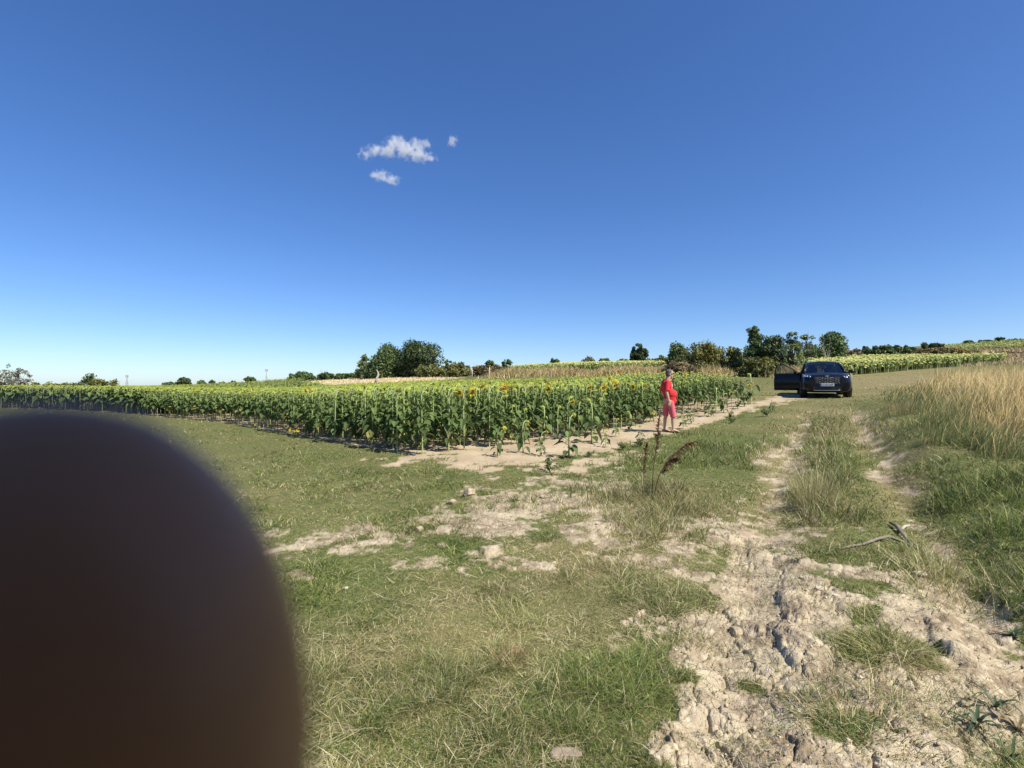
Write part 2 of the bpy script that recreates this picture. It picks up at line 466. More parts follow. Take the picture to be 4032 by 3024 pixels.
# ------------------------------------------------------------ the ground, one sheet to the horizon
def build_ground():
    th_in = np.arange(-58, 58, 0.105); th = np.radians(np.concatenate([np.arange(-180, -58, 2.0), th_in, np.arange(58, 180, 2.0)]))
    v = np.arange(1 / 1.55, 1 / 16.0, -0.00125); r1 = 1 / v
    r = np.concatenate([[0.02, .5, 1.0, 1.3, 1.5], r1, np.geomspace(16.0, 270, 220)[1:], np.geomspace(270, 9000, 26)[1:]])
    T, Rr = np.meshgrid(th, r)
    X = Rr * np.sin(T); Y = Rr * np.cos(T)
    Z, dirt, soil, st, gr = relief_z(X.ravel(), Y.ravel(), True)
    V = np.stack([X.ravel(), Y.ravel(), Z], 1)
    nr, nt = T.shape
    i = np.arange(nr - 1)[:, None] * nt; k = np.arange(nt)[None, :]; k2 = (k + 1) % nt
    Q = np.stack([(i + k).ravel(), (i + k2).ravel(), (i + nt + k2).ravel(), (i + nt + k).ravel()], 1)
    me = raw_mesh("ground", V, quads=Q, col=np.stack([dirt, soil, st], 1), smooth=True)
    a = me.attributes.new('green', 'FLOAT', 'POINT'); a.data.foreach_set('value', gr.astype(np.float32))
    # far strips of colour: bare straw stubble and dry banks, in plan
    m, n, l = mat_new("field_ground")
    out = n.new("ShaderNodeOutputMaterial"); b = n.new("ShaderNodeBsdfPrincipled")
    b.inputs['Roughness'].default_value = .95; b.inputs['Specular IOR Level'].default_value = .1
    at_ = n.new("ShaderNodeVertexColor"); at_.layer_name = 'col'
    sep = n.new("ShaderNodeSeparateColor"); l.new(at_.outputs['Color'], sep.inputs[0])
    ga = n.new("ShaderNodeAttribute"); ga.attribute_name = 'green'
    geo = n.new("ShaderNodeNewGeometry")
    def noise(scale, detail=5, rough=.6):
        t = n.new("ShaderNodeTexNoise"); t.inputs['Scale'].default_value = scale; t.inputs['Detail'].default_value = detail; t.inputs['Roughness'].default_value = rough
        l.new(geo.outputs['Position'], t.inputs['Vector']); return t.outputs['Fac']
    def rmp(s, a, b_, c=0., d=1.):
        t = n.new("ShaderNodeMapRange"); t.inputs['From Min'].default_value = a; t.inputs['From Max'].default_value = b_
        t.inputs['To Min'].default_value = c; t.inputs['To Max'].default_value = d; l.new(s, t.inputs['Value']); return t.outputs[0]
    def mix(f, A, B):
        t = n.new("ShaderNodeMix"); t.data_type = 'RGBA'
        for nm, v_ in (('A', A), ('B', B)):
            if isinstance(v_, tuple): t.inputs[nm].default_value = (*v_, 1)
            else: l.new(v_, t.inputs[nm])
        l.new(f, t.inputs['Factor']); return t.outputs['Result']
    n1 = noise(1.1); n2 = noise(14.0, 6); n3 = noise(70.0, 4); n4 = noise(5.0, 5)
    turf = mix(rmp(n2, .42, .58), (.075, .09, .026), (.20, .18, .075)); turf = mix(rmp(n1, .4, .62, 0, .5), turf, (.12, .15, .04))  # base colours darkened to hold the shade on soil between the blades
    turf = mix(rmp(ga.outputs['Fac'], 0, 1, 0, .55), turf, (.075, .115, .030))
    turf = mix(rmp(sep.outputs[2], .2, 1, 0, .75), turf, (.27, .215, .11))
    turf = mix(rmp(n3, .50, .60, 0, .75), turf, (.035, .045, .016)); nf = noise(150.0, 3); turf = mix(rmp(nf, .58, .66, 0, .6), turf, (.42, .38, .19))
    n5 = noise(2.6, 6, .62); n6 = noise(7.5, 5, .6)
    clay = mix(rmp(n6, .38, .62), (.33, .265, .18), (.21, .165, .108))
    clay = mix(rmp(n5, .44, .60), clay, (.43, .365, .25))
    clay = mix(rmp(n2, .52, .66, 0, .75), clay, (.54, .47, .335))
    clay = mix(rmp(n3, .58, .75, 0, .4), clay, (.22, .17, .11))
    sandy = mix(rmp(n1, .4, .6), (.45, .37, .245), (.36, .285, .185))
    sandy = mix(rmp(n2, .5, .75, 0, .5), sandy, (.32, .235, .135))
    c = mix(sep.outputs[1], turf, sandy); c = mix(sep.outputs[0], c, clay)
    vc = n.new("ShaderNodeTexVoronoi"); vc.feature = 'DISTANCE_TO_EDGE'; vc.inputs['Scale'].default_value = 13
    wv = n.new("ShaderNodeVectorMath"); wv.operation = 'MULTIPLY_ADD'; wt = n.new("ShaderNodeTexNoise"); wt.inputs['Scale'].default_value = 9; l.new(geo.outputs['Position'], wt.inputs['Vector']); l.new(wt.outputs['Color'], wv.inputs[0]); wv.inputs[1].default_value = (.12, .12, .12); l.new(geo.outputs['Position'], wv.inputs[2]); l.new(wv.outputs[0], vc.inputs['Vector'])
    crk = n.new("ShaderNodeMath"); crk.operation = 'MULTIPLY'; l.new(rmp(vc.outputs['Distance'], 0, .045, 1, 0), crk.inputs[0]); l.new(rmp(n4, .45, .6), crk.inputs[1]); cm = n.new("ShaderNodeMath"); cm.operation = 'MULTIPLY'; l.new(crk.outputs[0], cm.inputs[0]); l.new(sep.outputs[0], cm.inputs[1]); c = mix(cm.outputs[0], c, (.13, .095, .06))
    l.new(c, b.inputs['Base Color'])
    vo = n.new("ShaderNodeTexVoronoi"); vo.feature = 'DISTANCE_TO_EDGE'; vo.inputs['Scale'].default_value = 38
    l.new(geo.outputs['Position'], vo.inputs['Vector'])
    ad = n.new("ShaderNodeMath"); ad.operation = 'ADD'; l.new(rmp(vo.outputs['Distance'], 0, .12, 0, .5), ad.inputs[0]); l.new(n3, ad.inputs[1])
    bp = n.new("ShaderNodeBump"); bp.inputs['Strength'].default_value = .5; bp.inputs['Distance'].default_value = .012
    l.new(ad.outputs[0], bp.inputs['Height']); l.new(bp.outputs[0], b.inputs['Normal'])
    l.new(b.outputs[0], out.inputs['Surface'])
    me.materials.append(m)
    o = bpy.data.objects.new("ground", me); link(o); tag(o, kind='structure')
    return o
build_ground()
# ------------------------------------------------------------ blades
M_GRASS = mat_plant("grass_blades", .65, .3)
M_STRAW = mat_plant("dry_grass", .7, .25)
def blade_arrays(P, h, w, az, lean, curl, col, face=None, tipcol=None, segs=2):
    """tapered, bent blades. P (n,3) roots; az = direction of lean; lean = horizontal reach / h; curl bends further"""
    n = len(P); rows = []
    side_az = face if face is not None else rng.uniform(0, np.pi, n)
    sx = np.cos(side_az) * w * .5; sy = np.sin(side_az) * w * .5
    V = np.empty((n, 2 * segs + 1, 3), dtype=np.float32); C = np.empty((n, 2 * segs + 1, 3), dtype=np.float32)
    for k in range(segs + 1):
        t = k / segs
        out_ = lean * h * (t * (1 - curl) + curl * t * t)
        zz = h * (t - .5 * curl * lean * t * t)
        cx = P[:, 0] + np.sin(az) * out_; cy = P[:, 1] + np.cos(az) * out_; cz = P[:, 2] + zz
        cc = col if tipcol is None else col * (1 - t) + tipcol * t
        if k < segs:
            f = 1 - .35 * t
            V[:, 2 * k] = np.stack([cx - sx * f, cy - sy * f, cz], 1); V[:, 2 * k + 1] = np.stack([cx + sx * f, cy + sy * f, cz], 1)
            C[:, 2 * k] = cc; C[:, 2 * k + 1] = cc
        else:
            V[:, 2 * k] = np.stack([cx, cy, cz], 1); C[:, 2 * k] = cc
    m = 2 * segs + 1; b = (np.arange(n) * m)[:, None]
    Q = np.concatenate([b + np.array([[2 * k, 2 * k + 1, 2 * k + 3, 2 * k + 2]]) for k in range(segs - 1)]) if segs > 1 else np.zeros((0, 4), int)
    T = b + np.array([[2 * segs - 2, 2 * segs - 1, 2 * segs]])
    return V.reshape(-1, 3), Q, T, C.reshape(-1, 3)

class Cloud:
    def __init__(s): s.v = []; s.q = []; s.t = []; s.c = []; s.n = 0
    def add(s, V, Q, T, C):
        s.v.append(V); s.q.append(np.asarray(Q, dtype=np.int64).reshape(-1, 4) + s.n); s.t.append(np.asarray(T, dtype=np.int64).reshape(-1, 3) + s.n); s.c.append(C); s.n += len(V)
    def build(s, name, mat, parent=None):
        me = raw_mesh(name, np.concatenate(s.v), np.concatenate(s.q), np.concatenate(s.t), np.concatenate(s.c))
        me.materials.append(mat)
        return link(bpy.data.objects.new(name, me), parent)

GREENS = np.array([[.125, .19, .035], [.20, .24, .05], [.075, .13, .028], [.33, .33, .12], [.15, .185, .045], [.045, .08, .02]])
STRAWS = np.array([[.58, .50, .27], [.72, .64, .40], [.38, .30, .15], [.45, .40, .22], [.26, .18, .09]])
def pick(pal, n, j=.15):
    c = pal[rng.integers(0, len(pal), n)]
    return c * rng.uniform(1 - j, 1 + j, (n, 1))

def rings(n, th0, th1, r0, r1):
    th = rng.uniform(R(th0), R(th1), n); v = rng.uniform(1 / r1, 1 / r0, n); r = 1 / v
    return r * np.sin(th), r * np.cos(th), r

def build_turf():
    N = 980000
    X, Y, r = rings(N, -57, 57, 1.35, 62)
    Z, dirt, soil, st, gr = relief_z(X, Y, True)
    clump = fbm(X * 7, Y * 7, 101, 3)
    px, py = proj(X, Y, Z)
    tall = blobs(px, py, [(2560, 1985, 420, 70, 0, .6), (3240, 1900, 110, 170, 0, .8), (3400, 2000, 160, 80, 0, .4), (3900, 2100, 360, 280, 0, .5), (3350, 1680, 260, 60, 0, .5), (2900, 1780, 500, 70, 0, .35), (2500, 1810, 220, 30, 0, .4), (2680, 2050, 300, 90, 0, .5)])
    dens = (1 - dirt) * (1 - soil * .985) * sstep(.18, .5, clump + .22 + .2 * gr)
    dens = np.maximum(dens, (.03 + .16 * sstep(.5, .66, fbm(X * 2.6, Y * 2.6, 131, 3))) * (clump > .42) * (soil < .5))
    dens = np.maximum(dens, .30 * sstep(3.6, 5.5, r) * (clump > .4) * (soil < .5))
    hid = (px < 1000) & (py > 1750); dens = dens * np.where(hid, .35, 1)
    k = rng.random(N) < dens
    X, Y, Z, r, st, gr, clump, tall, dirt = (a[k] for a in (X, Y, Z, r, st, gr, clump, tall, dirt)); n = len(X)
    isst = rng.random(n) < np.clip(.13 + .45 * st - .28 * gr + .25 * dirt, .07, .85)
    h = rng.gamma(4, .0078, n) * (.6 + .9 * clump) * (1 + 4.2 * tall) * np.where(isst, 1.1, 1)
    h = h * (.45 + 1.5 * sstep(.42, .66, fbm(X * 1.9, Y * 1.9, 109, 4)))
    h = np.clip(h, .012, .42) * np.where(r > 22, 1.2, 1)
    w = np.maximum(rng.uniform(.0018, .0036, n), r * rng.uniform(.0006, .0012, n)) * np.where(isst, .8, 1)
    w = np.minimum(w, .032)
    az = rng.uniform(-np.pi, np.pi, n) ; lean = rng.uniform(.4, 2.2, n) / (1 + tall * 1.6)
    col = np.where(isst[:, None], pick(STRAWS, n, .35), pick(GREENS, n, .3))
    yel = (np.clip(st - .4, 0, .5))[:, None]; col = np.where(isst[:, None], col, col * (1 - yel) + np.array([.25, .27, .09]) * yel)
    col = col * (.55 + .9 * fbm(X * 1.5, Y * 1.5, 107, 4))[:, None]
    c = Cloud(); P = np.stack([X, Y, Z - .004], 1)
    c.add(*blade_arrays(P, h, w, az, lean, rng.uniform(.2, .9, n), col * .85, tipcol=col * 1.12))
    # long dry stalks lying over the turf
    N2 = 75000
    X, Y, r = rings(N2, -57, 57, 1.5, 34); Z, dirt, soil, st, gr = relief_z(X, Y, True)
    k = rng.random(N2) < (.35 + .65 * st) * (1 - soil) * (1 - .6 * dirt) * sstep(.38, .62, fbm(X * 2.2, Y * 2.2, 113, 3)); X, Y, Z, r = X[k], Y[k], Z[k], r[k]; n = len(X)
    h = rng.uniform(.01, .04, n); L = rng.uniform(.04, .14, n)
    c.add(*blade_arrays(np.stack([X, Y, Z + .012], 1), h, np.maximum(rng.uniform(.0016, .0032, n), r * .0008), rng.uniform(-np.pi, np.pi, n), L / h, rng.uniform(0, .3, n) * h / L, pick(STRAWS[:4], n, .3) * .95, segs=3))
    o = c.build("grass", M_GRASS)
    tag(o, "short green and straw turf covering the ground on both sides of the track", "grass", kind='stuff')
build_turf()

def build_tall_dry():
    c = Cloud()
    # bank of tall dry grass on the right, pale and bent by the wind
    poly = [at(3500, 0, 16.0)[:2], at(3530, 0, 12.0)[:2], at(3600, 0, 8.6)[:2], at(3800, 0, 6.9)[:2], at(4700, 0, 6.4)[:2], at(5100, 0, 24)[:2], at(3620, 0, 27)[:2], at(3470, 0, 23)[:2]]
    N = 170000
    X, Y, r = rings(N, 33, 60, 7.4, 46)
    jx = X + (fbm(X * .7, Y * .7, 205) - .5) * 2.6; jy = Y + (fbm(X * .7, Y * .7, 206) - .5) * 2.6; k = in_poly(jx, jy, poly); X, Y, r = X[k], Y[k], r[k]
    cl = fbm(X * 1.6, Y * 1.6, 201, 3); k = rng.random(len(X)) < sstep(.34, .62, cl + .08); X, Y, r, cl = X[k], Y[k], r[k], cl[k]
    Z = relief_z(X, Y); n = len(X); px, py = proj(X, Y, Z)
    edge = 1 - sstep(0, 2.2, np.minimum.reduce([np.abs(polydist(X, Y, [poly[i], poly[i + 1]])) for i in (0, 1, 2, 3, 6, -1)]))
    h = rng.uniform(.45, 1.2, n) * (1 - .6 * edge) * (.45 + 1.1 * cl)
    k2 = rng.random(n) > edge * .72; X, Y, r, cl, Z, px, py, edge, h = (a[k2] for a in (X, Y, r, cl, Z, px, py, edge, h)); n = len(X)
    grn = np.clip(edge * .9 + .1 + (fbm(X * .9, Y * .9, 207) - .5) * 1.2, 0, .9)
    isg = rng.random(n) < grn
    col = np.where(isg[:, None], pick(np.array([[.13, .17, .045], [.19, .20, .07], [.09, .13, .035]]), n), pick(np.array([[.56, .42, .17], [.68, .53, .25], [.42, .29, .12], [.36, .30, .12], [.25, .18, .08]]), n))
    w = np.maximum(rng.uniform(.003, .006, n), r * .0005)
    az = R(70) + rng.normal(0, .5, n)
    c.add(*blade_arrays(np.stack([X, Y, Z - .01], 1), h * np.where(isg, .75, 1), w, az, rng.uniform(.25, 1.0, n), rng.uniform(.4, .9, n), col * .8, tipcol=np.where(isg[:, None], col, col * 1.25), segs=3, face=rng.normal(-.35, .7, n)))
    o = c.build("tall_grass", M_STRAW)
    tag(o, "tall straw coloured grass bent to the right on the bank beside the track", "dry grass", kind='stuff')
    # tall dry bank between the mown strip and the far field
    c = Cloud()
    def strip(P0, P1, w0, n, hh, pal, jx=.5):
        t = rng.random(n); X = P0[0] + (P1[0] - P0[0]) * t; Y = P0[1] + (P1[1] - P0[1]) * t + rng.normal(0, w0 / 3, n); X = X + rng.normal(0, 1.2, n)
        Z = relief_z(X, Y); r = np.hypot(X, Y); cl = fbm(X * .35, Y * .35, 211, 3)
        k = rng.random(n) < sstep(.3, .5, cl + .1); X, Y, Z, r, cl = X[k], Y[k], Z[k], r[k], cl[k]; m = len(X)
        c.add(*blade_arrays(np.stack([X, Y, Z - .05], 1), rng.uniform(hh * .4, hh, m) * (.1 + 1.8 * cl) * np.clip(np.sin(np.pi * t[k]) * 2.2, .15, 1), r * rng.uniform(.0006, .0014, m), rng.uniform(-3, 3, m), rng.uniform(.1, 1.1, m), rng.uniform(.3, .8, m), pick(pal, m, .25), face=rng.normal(0, .5, m)))
    DRY = np.array([[.62, .47, .21], [.70, .55, .28], [.45, .33, .15], [.30, .26, .12], [.24, .24, .10]])
    strip(at(1930, 0, 76)[:2], at(2330, 0, 62)[:2], 6, 12000, 1.2, DRY)
    strip(at(2330, 0, 62)[:2], at(2950, 0, 50)[:2], 5, 12000, 1.2, DRY)
    strip(at(3040, 0, 49)[:2], at(3170, 0, 44)[:2], 4, 2500, 1.2, DRY)
    PALE = np.array([[.78, .64, .36], [.66, .54, .3], [.85, .72, .45]])
    strip(at(1120, 0, 130)[:2], at(1430, 0, 88)[:2], 9, 7200, .42, PALE)
    strip(at(1430, 0, 88)[:2], at(1760, 0, 82)[:2], 7, 9000, .40, PALE)
    o = c.build("dry_grass_strip", M_STRAW)
    tag(o, "strip of long straw coloured grass along the foot of the distant hedge", "dry grass", kind='stuff')
    c = Cloud()
    def band(pxa, pxb, Ya, Yb, n, hh, pal, wd=.0012, sd=221, lo=.3):
        px = rng.uniform(pxa, pxb, n); Y = 1 / rng.uniform(1 / Yb, 1 / Ya, n); X = (px - 2016) / FPX * Y
        cl = fbm(X * .12, Y * .06, sd, 3); k = rng.random(n) < sstep(lo, lo + .12, cl)
        X, Y, cl = X[k], Y[k], cl[k]; Z = relief_z(X, Y); r = np.hypot(X, Y); m = len(X)
        c.add(*blade_arrays(np.stack([X, Y, Z - .05], 1), rng.uniform(.4, 1, m) * hh, r * wd, rng.uniform(-3, 3, m), rng.uniform(.2, .9, m), rng.uniform(.3, .8, m), pick(pal, m, .25), face=rng.normal(0, .5, m)))
    band(3380, 4300, 96, 165, 15000, 1.0, np.array([[.46, .34, .18], [.38, .27, .15], [.52, .40, .22], [.30, .24, .12]]))
    band(3700, 4300, 60, 96, 5000, .7, np.array([[.46, .34, .18], [.38, .27, .15], [.52, .40, .22], [.20, .20, .09]]))
    o = c.build("hillside_grass", M_STRAW)
    tag(o, "brownish dry grass covering the top of the hill on the right", "dry grass", kind='stuff')
build_tall_dry()
# ------------------------------------------------------------ sunflowers
M_SFL = mat_plant("sunflower_leaf", .6, .2, spec=.2)
M_SST = mat_plant("sunflower_stem", .6, .1)
M_SHD = mat_plant("sunflower_head", .6, .25)
M_PET = mat_plant("sunflower_petal", .5, .35)
def sf_leaf(mb, base, az, pet, L, W, droop, col, petiole=True):
    d = Vector((math.sin(az), math.cos(az), 0)); s = Vector((d.y, -d.x, 0))
    b = Vector(base); e = b + d * pet + Vector((0, 0, pet * .55))
    if petiole:
        k = tuple(c * 2.1 for c in col)
        n = s * .005; u = Vector((0, 0, .005))
        mb.add([b - n, b + n, e + n, e - n], [(0, 1, 2, 3)], k); mb.add([b - u, b + u, e + u, e - u], [(0, 1, 2, 3)], k)
    f = (d * math.cos(droop) - Vector((0, 0, math.sin(droop))))
    up = s.cross(f); 
    if up.z < 0: up = -up
    pts = [e]; fold = .22
    for t, w in ((-.08, .55), (.18, 1.0), (.5, .86), (.78, .42)):
        cen = e + f * L * t - Vector((0, 0, 1)) * L * .28 * t * t
        pts += [cen - s * W * .5 * w + up * W * fold * w * .5, cen + (up * -.01), cen + s * W * .5 * w + up * W * fold * w * .5]
    tip = e + f * L * 1.05 - Vector((0, 0, 1)) * L * .34; pts.append(tip)
    F = []
    for i in range(3):
        a = 1 + i * 3
        F += [(a, a + 1, a + 4, a + 3), (a + 1, a + 2, a + 5, a + 4)]
    F += [(10, 11, 13), (11, 12, 13)]
    mb.add(pts, F, col)
def rs(rnd, a, b): return rnd.uniform(a, b)
def sf_variant(seed, h, nl, bloom=False, lod=0, az0=R(45), spread=R(50)):
    rnd = random.Random(seed); st = MB(); lf = MB(); hd = MB(); pt = MB()
    az = az0 + rnd.uniform(-spread, spread); d = Vector((math.sin(az), math.cos(az), 0))
    lx, ly = rnd.uniform(-.04, .04), rnd.uniform(-.04, .04)
    hs = h * .86; neck = rnd.uniform(.10, .2)
    pts = [Vector((0, 0, -.05)), Vector((lx * .4, ly * .4, hs * .4)), Vector((lx, ly, hs))]
    top = pts[-1]
    for t in (.35, .7, 1.0):
        a = t * R(rnd.uniform(100, 135)); pts.append(top + d * neck * (1 - math.cos(a)) * .8 + Vector((0, 0, neck * math.sin(a))))
    g = rnd.uniform(.85, 1.15); sc = (.36 * g, .42 * g, .18 * g)
    if lod < 2: st.tube(pts, [.016, .014, .012, .010, .010, .012], 5 if lod == 0 else 3, sc, cap=False)
    else: st.tube([pts[0], pts[2], pts[-1]], [.02, .02, .02], 3, sc, cap=False)
    hc = pts[-1]; hdir = (d * rnd.uniform(.3, 1.0) + Vector((0, 0, -1.0 * rnd.uniform(.3, 1)))).normalized()
    if bloom: hdir = (Vector((rnd.uniform(-.6, .9), rnd.uniform(-1, .4), rnd.uniform(-.5, .15)))).normalized()
    rad = rnd.uniform(.055, .082) * (.55 if h < 1 else 1) * (1.1 if bloom else 1); q = hdir.to_track_quat('Z', 'Y').to_matrix()
    lime = (.29 * g, .37 * g, .06 * g); n = 12 if lod == 0 else 7
    rows = []
    for rr, zz in ((.25, -.03), (.7, -.028), (1.0, 0.0), (.85, .012)):
        rows.append([hc + q @ Vector((rad * rr * math.cos(2 * math.pi * k / n), rad * rr * math.sin(2 * math.pi * k / n), zz)) for k in range(n)])
    hd.grid(rows[:3], lime, closed=True)
    hd.add(rows[0], [tuple(range(n))], lime)
    disc = (.26, .16, .04) if bloom else (.36, .30, .08)
    hd.add(rows[3], [tuple(range(n))], disc); hd.grid(rows[2:], (.5, .42, .08), closed=True)
    nb = 16 if lod == 0 else 8
    for k in range(nb):       # bracts
        a = 2 * math.pi * k / nb + rnd.uniform(-.1, .1); w = .16 if lod == 0 else .3; Lb = rad * rnd.uniform(1.15, 1.45)
        V = [Vector((rad * .85 * math.cos(a - w), rad * .85 * math.sin(a - w), -.006)), Vector((rad * .85 * math.cos(a + w), rad * .85 * math.sin(a + w), -.006)), Vector((Lb * math.cos(a), Lb * math.sin(a), -.03 + rnd.uniform(-.02, .04)))]
        c = (.34 * g, .42 * g, .06) if rnd.random() < .65 else (.56, .50, .07)
        hd.add([hc + q @ v for v in V], [(0, 1, 2)], c)
    if bloom:
        npt = 20 if lod == 0 else 10
        for k in range(npt):
            a = 2 * math.pi * k / npt + rnd.uniform(-.08, .08); w = .17; Lb = rad * rnd.uniform(1.6, 2.1); z = rnd.uniform(-.02, .05)
            V = [Vector((rad * .9 * math.cos(a - w * .7), rad * .9 * math.sin(a - w * .7), .004)), Vector((rad * .9 * math.cos(a + w * .7), rad * .9 * math.sin(a + w * .7), .004)),
                 Vector((rad * 1.4 * math.cos(a + w * .8), rad * 1.4 * math.sin(a + w * .8), z * .5 + .008)), Vector((Lb * math.cos(a), Lb * math.sin(a), z)), Vector((rad * 1.4 * math.cos(a - w * .8), rad * 1.4 * math.sin(a - w * .8), z * .5 + .008))]
            c = (.86, .66 + rnd.uniform(-.08, .06), .04)
            pt.add([hc + q @ v for v in V], [(0, 1, 2, 4), (4, 2, 3)], c)
    phi = rnd.uniform(0, 6.28)
    for i in range(nl):
        t = (i + .5) / nl; zz = hs * (.11 + .89 * t) if lod == 0 else hs * (.35 + .65 * t)
        phi += 2.4 + rnd.uniform(-.9, .9)
        sz = (.10 + .12 * math.sin(math.pi * min(1, t * .85 + .2))) * rnd.uniform(.8, 1.25) * (h / 1.45) ** .5
        sz *= .68
        if h < 1: sz *= 1.3
        if lod == 1: sz *= 1.25
        if lod == 2: sz *= 1.9
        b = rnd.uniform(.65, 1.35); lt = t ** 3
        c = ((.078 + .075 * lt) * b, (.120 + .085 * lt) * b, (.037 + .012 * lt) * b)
        if t < .25 and rnd.random() < .3: c = (.22 * b, .20 * b, .07)
        lay = zz / hs
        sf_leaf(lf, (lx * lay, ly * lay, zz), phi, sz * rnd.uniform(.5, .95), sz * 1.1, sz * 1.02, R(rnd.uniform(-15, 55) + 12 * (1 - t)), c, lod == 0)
    return dict(stem=st, foliage=lf, flower_head=hd, petals=pt)

def mb_np(*mbs):
    V = []; Q = []; T = []; C = []; n = 0
    for m in mbs:
        if not m.V: continue
        V.append(np.array(m.V)); C.append(np.array(m.C))
        for f in m.F:
            if len(f) == 4: Q.append([i + n for i in f])
            elif len(f) == 3: T.append([i + n for i in f])
            else: T += [[f[0] + n, f[k] + n, f[k + 1] + n] for k in range(1, len(f) - 1)]
        n += len(m.V)
    return np.concatenate(V), np.array(Q, dtype=np.int64).reshape(-1, 4), np.array(T, dtype=np.int64).reshape(-1, 3), np.concatenate(C)

def scatter_np(cloud, variant, P, rot, s, cj):
    V, Q, T, C = variant; n = len(P); m = len(V)
    if n == 0: return
    c, si = np.cos(rot)[:, None], np.sin(rot)[:, None]
    x = V[None, :, 0] * s[:, None]; y = V[None, :, 1] * s[:, None]
    W = np.stack([P[:, 0:1] + c * x - si * y, P[:, 1:2] + si * x + c * y, P[:, 2:3] + V[None, :, 2] * s[:, None]], 2).reshape(-1, 3)
    off = (np.arange(n) * m)[:, None, None]
    cloud.add(W, (Q[None] + off).reshape(-1, 4), (T[None] + off).reshape(-1, 3), (C[None] * cj[:, None, None]).reshape(-1, 3))

def build_sunflowers():
    u = np.array([FR3[0] - CORNER[0], FR3[1] - CORNER[1]]); Lr = np.hypot(*u); u /= Lr; v = np.array([-u[1], u[0]])
    pts = []
    for b in np.arange(.12, 60, .68):
        a = np.arange(-60, 60, .27); X = CORNER[0] + u[0] * a + v[0] * b; Y = CORNER[1] + u[1] * a + v[1] * b
        pts.append(np.stack([X, Y, np.full(X.shape, b), a], 1))
    pts = np.concatenate(pts); pts[:, 0] += rng.normal(0, .06, len(pts)); pts[:, 1] += rng.normal(0, .05, len(pts))
    r = np.hypot(pts[:, 0], pts[:, 1]); k = in_poly(pts[:, 0], pts[:, 1], FIELD) & (r < 36)
    k &= rng.random(len(pts)) > .12
    # the row nearest the track is patchy
    edge = (pts[:, 2] < .6) & (pts[:, 3] > 2.5)
    k &= ~(edge & (rng.random(len(pts)) < .15))
    # the right-hand front of the field is ragged: polygon edge is FR1-FR2-FR3
    pts = pts[k]; r = np.hypot(pts[:, 0], pts[:, 1])
    # a few loners on the bare strip, placed by eye
    lon = [(2240, 1800, .75), (2130, 1795, .42), (2385, 1760, .36), (2425, 1720, .42), (2520, 1745, .34), (2480, 1700, .5), (2690, 1690, .5), (2720, 1670, .42),
           (2850, 1625, .62), (2905, 1610, .60), (2955, 1590, 1.05), (3040, 1620, .36), (2790, 1640, .6), (2060, 1785, .6), (1960, 1800, .5), (2880, 1650, .35), (2330, 1745, .9), (2930, 1600, .7), (2820, 1620, .8)]
    P = [(x, y, h) for (x, y, h) in [(*ground_xy(a, b), h) for a, b, h in lon]]
    npx = len(pts); hs = 1.30 + .16 * rng.random(npx) + .12 * (fbm(pts[:, 0] * .5, pts[:, 1] * .5, 301) - .5)
    px, py = proj(pts[:, 0], pts[:, 1], base_z(pts[:, 0], pts[:, 1]))
    hs *= np.where((px > 1900) & (pts[:, 2] < .75), rng.uniform(.5, 1.0, npx), 1)
    hs *= np.where((px > 2450), np.clip(1 - (px - 2450) / 500 * .28, .6, 1), 1)
    order = np.argsort(r); ind = order[:274]; rest = order[274:]
    # prototypes
    kinds = []
    for i in range(12):
        kinds.append(('tall', sf_variant(400 + i, 1.45, 37)))
    for i in range(5): kinds.append(('bloom', sf_variant(500 + i, 1.35, 21, bloom=True)))
    for i in range(6): kinds.append(('short', sf_variant(600 + i, .62, 12, bloom=(i == 0))))
    protos = []
    LAB = dict(tall=("tall sunflower with drooping pale green head in the crowded front of the field", "tall sunflowers with drooping heads at the front of the field"),
               bloom=("sunflower with bright yellow petals among the drooping heads at the field front", "sunflowers still in yellow flower at the front of the field"),
               short=("short stunted sunflower on the bare sandy strip beside the track", "stunted sunflowers on the sandy strip"))
    for kd, dct in kinds:
        md = {}
        for nm, mt in (('stem', M_SST), ('foliage', M_SFL), ('flower_head', M_SHD), ('petals', M_PET)):
            if dct[nm].V: me = dct[nm].mesh("sunflower_" + nm); me.materials.append(mt); md[nm] = me
        protos.append((kd, md))
    def place(pi, x, y, s, rz):
        kd, md = protos[pi]
        o = bpy.data.objects.new("sunflower", None); o.empty_display_size = .1; link(o)
        o.location = (x, y, gz_list[0] if gz_list else gz(x, y)); o.rotation_euler = (0, 0, rz); o.scale = (s, s, s)
        tag(o, LAB[kd][0], "sunflower", LAB[kd][1])
        head = None
        for nm, me in md.items():
            c = bpy.data.objects.new(nm, me); link(c, head if nm == 'petals' else o)
            if nm == 'flower_head': head = c
        return o
    gz_list = []
    tall = [i for i, (k_, _) in enumerate(protos) if k_ == 'tall']; blm = [i for i, (k_, _) in enumerate(protos) if k_ == 'bloom']; sh = [i for i, (k_, _) in enumerate(protos) if k_ == 'short']
    Z = relief_z(pts[:, 0], pts[:, 1])
    for j in ind:
        pb = .02 + .16 * float(1720 < px[j] < 2150 or px[j] > 2350)
        if hs[j] < .85: pi = random.choice(sh); s = hs[j] / .62
        elif random.random() < pb: pi = random.choice(blm); s = hs[j] / 1.4
        else: pi = random.choice(tall); s = hs[j] / 1.45
        gz_list[:] = [float(Z[j])]
        place(pi, pts[j, 0], pts[j, 1], s, random.uniform(-.5, .5))
    gz_list[:] = []
    for x, y, h in P: place(random.choice(sh), x, y, h / .62, random.uniform(-.5, .5))
    # the rest of the field
    v1 = [mb_np(*[d[q] for q in ('stem', 'foliage', 'flower_head', 'petals')]) for d in [sf_variant(700 + i, 1.45, 20, bloom=(i == 0), lod=1) for i in range(9)]]
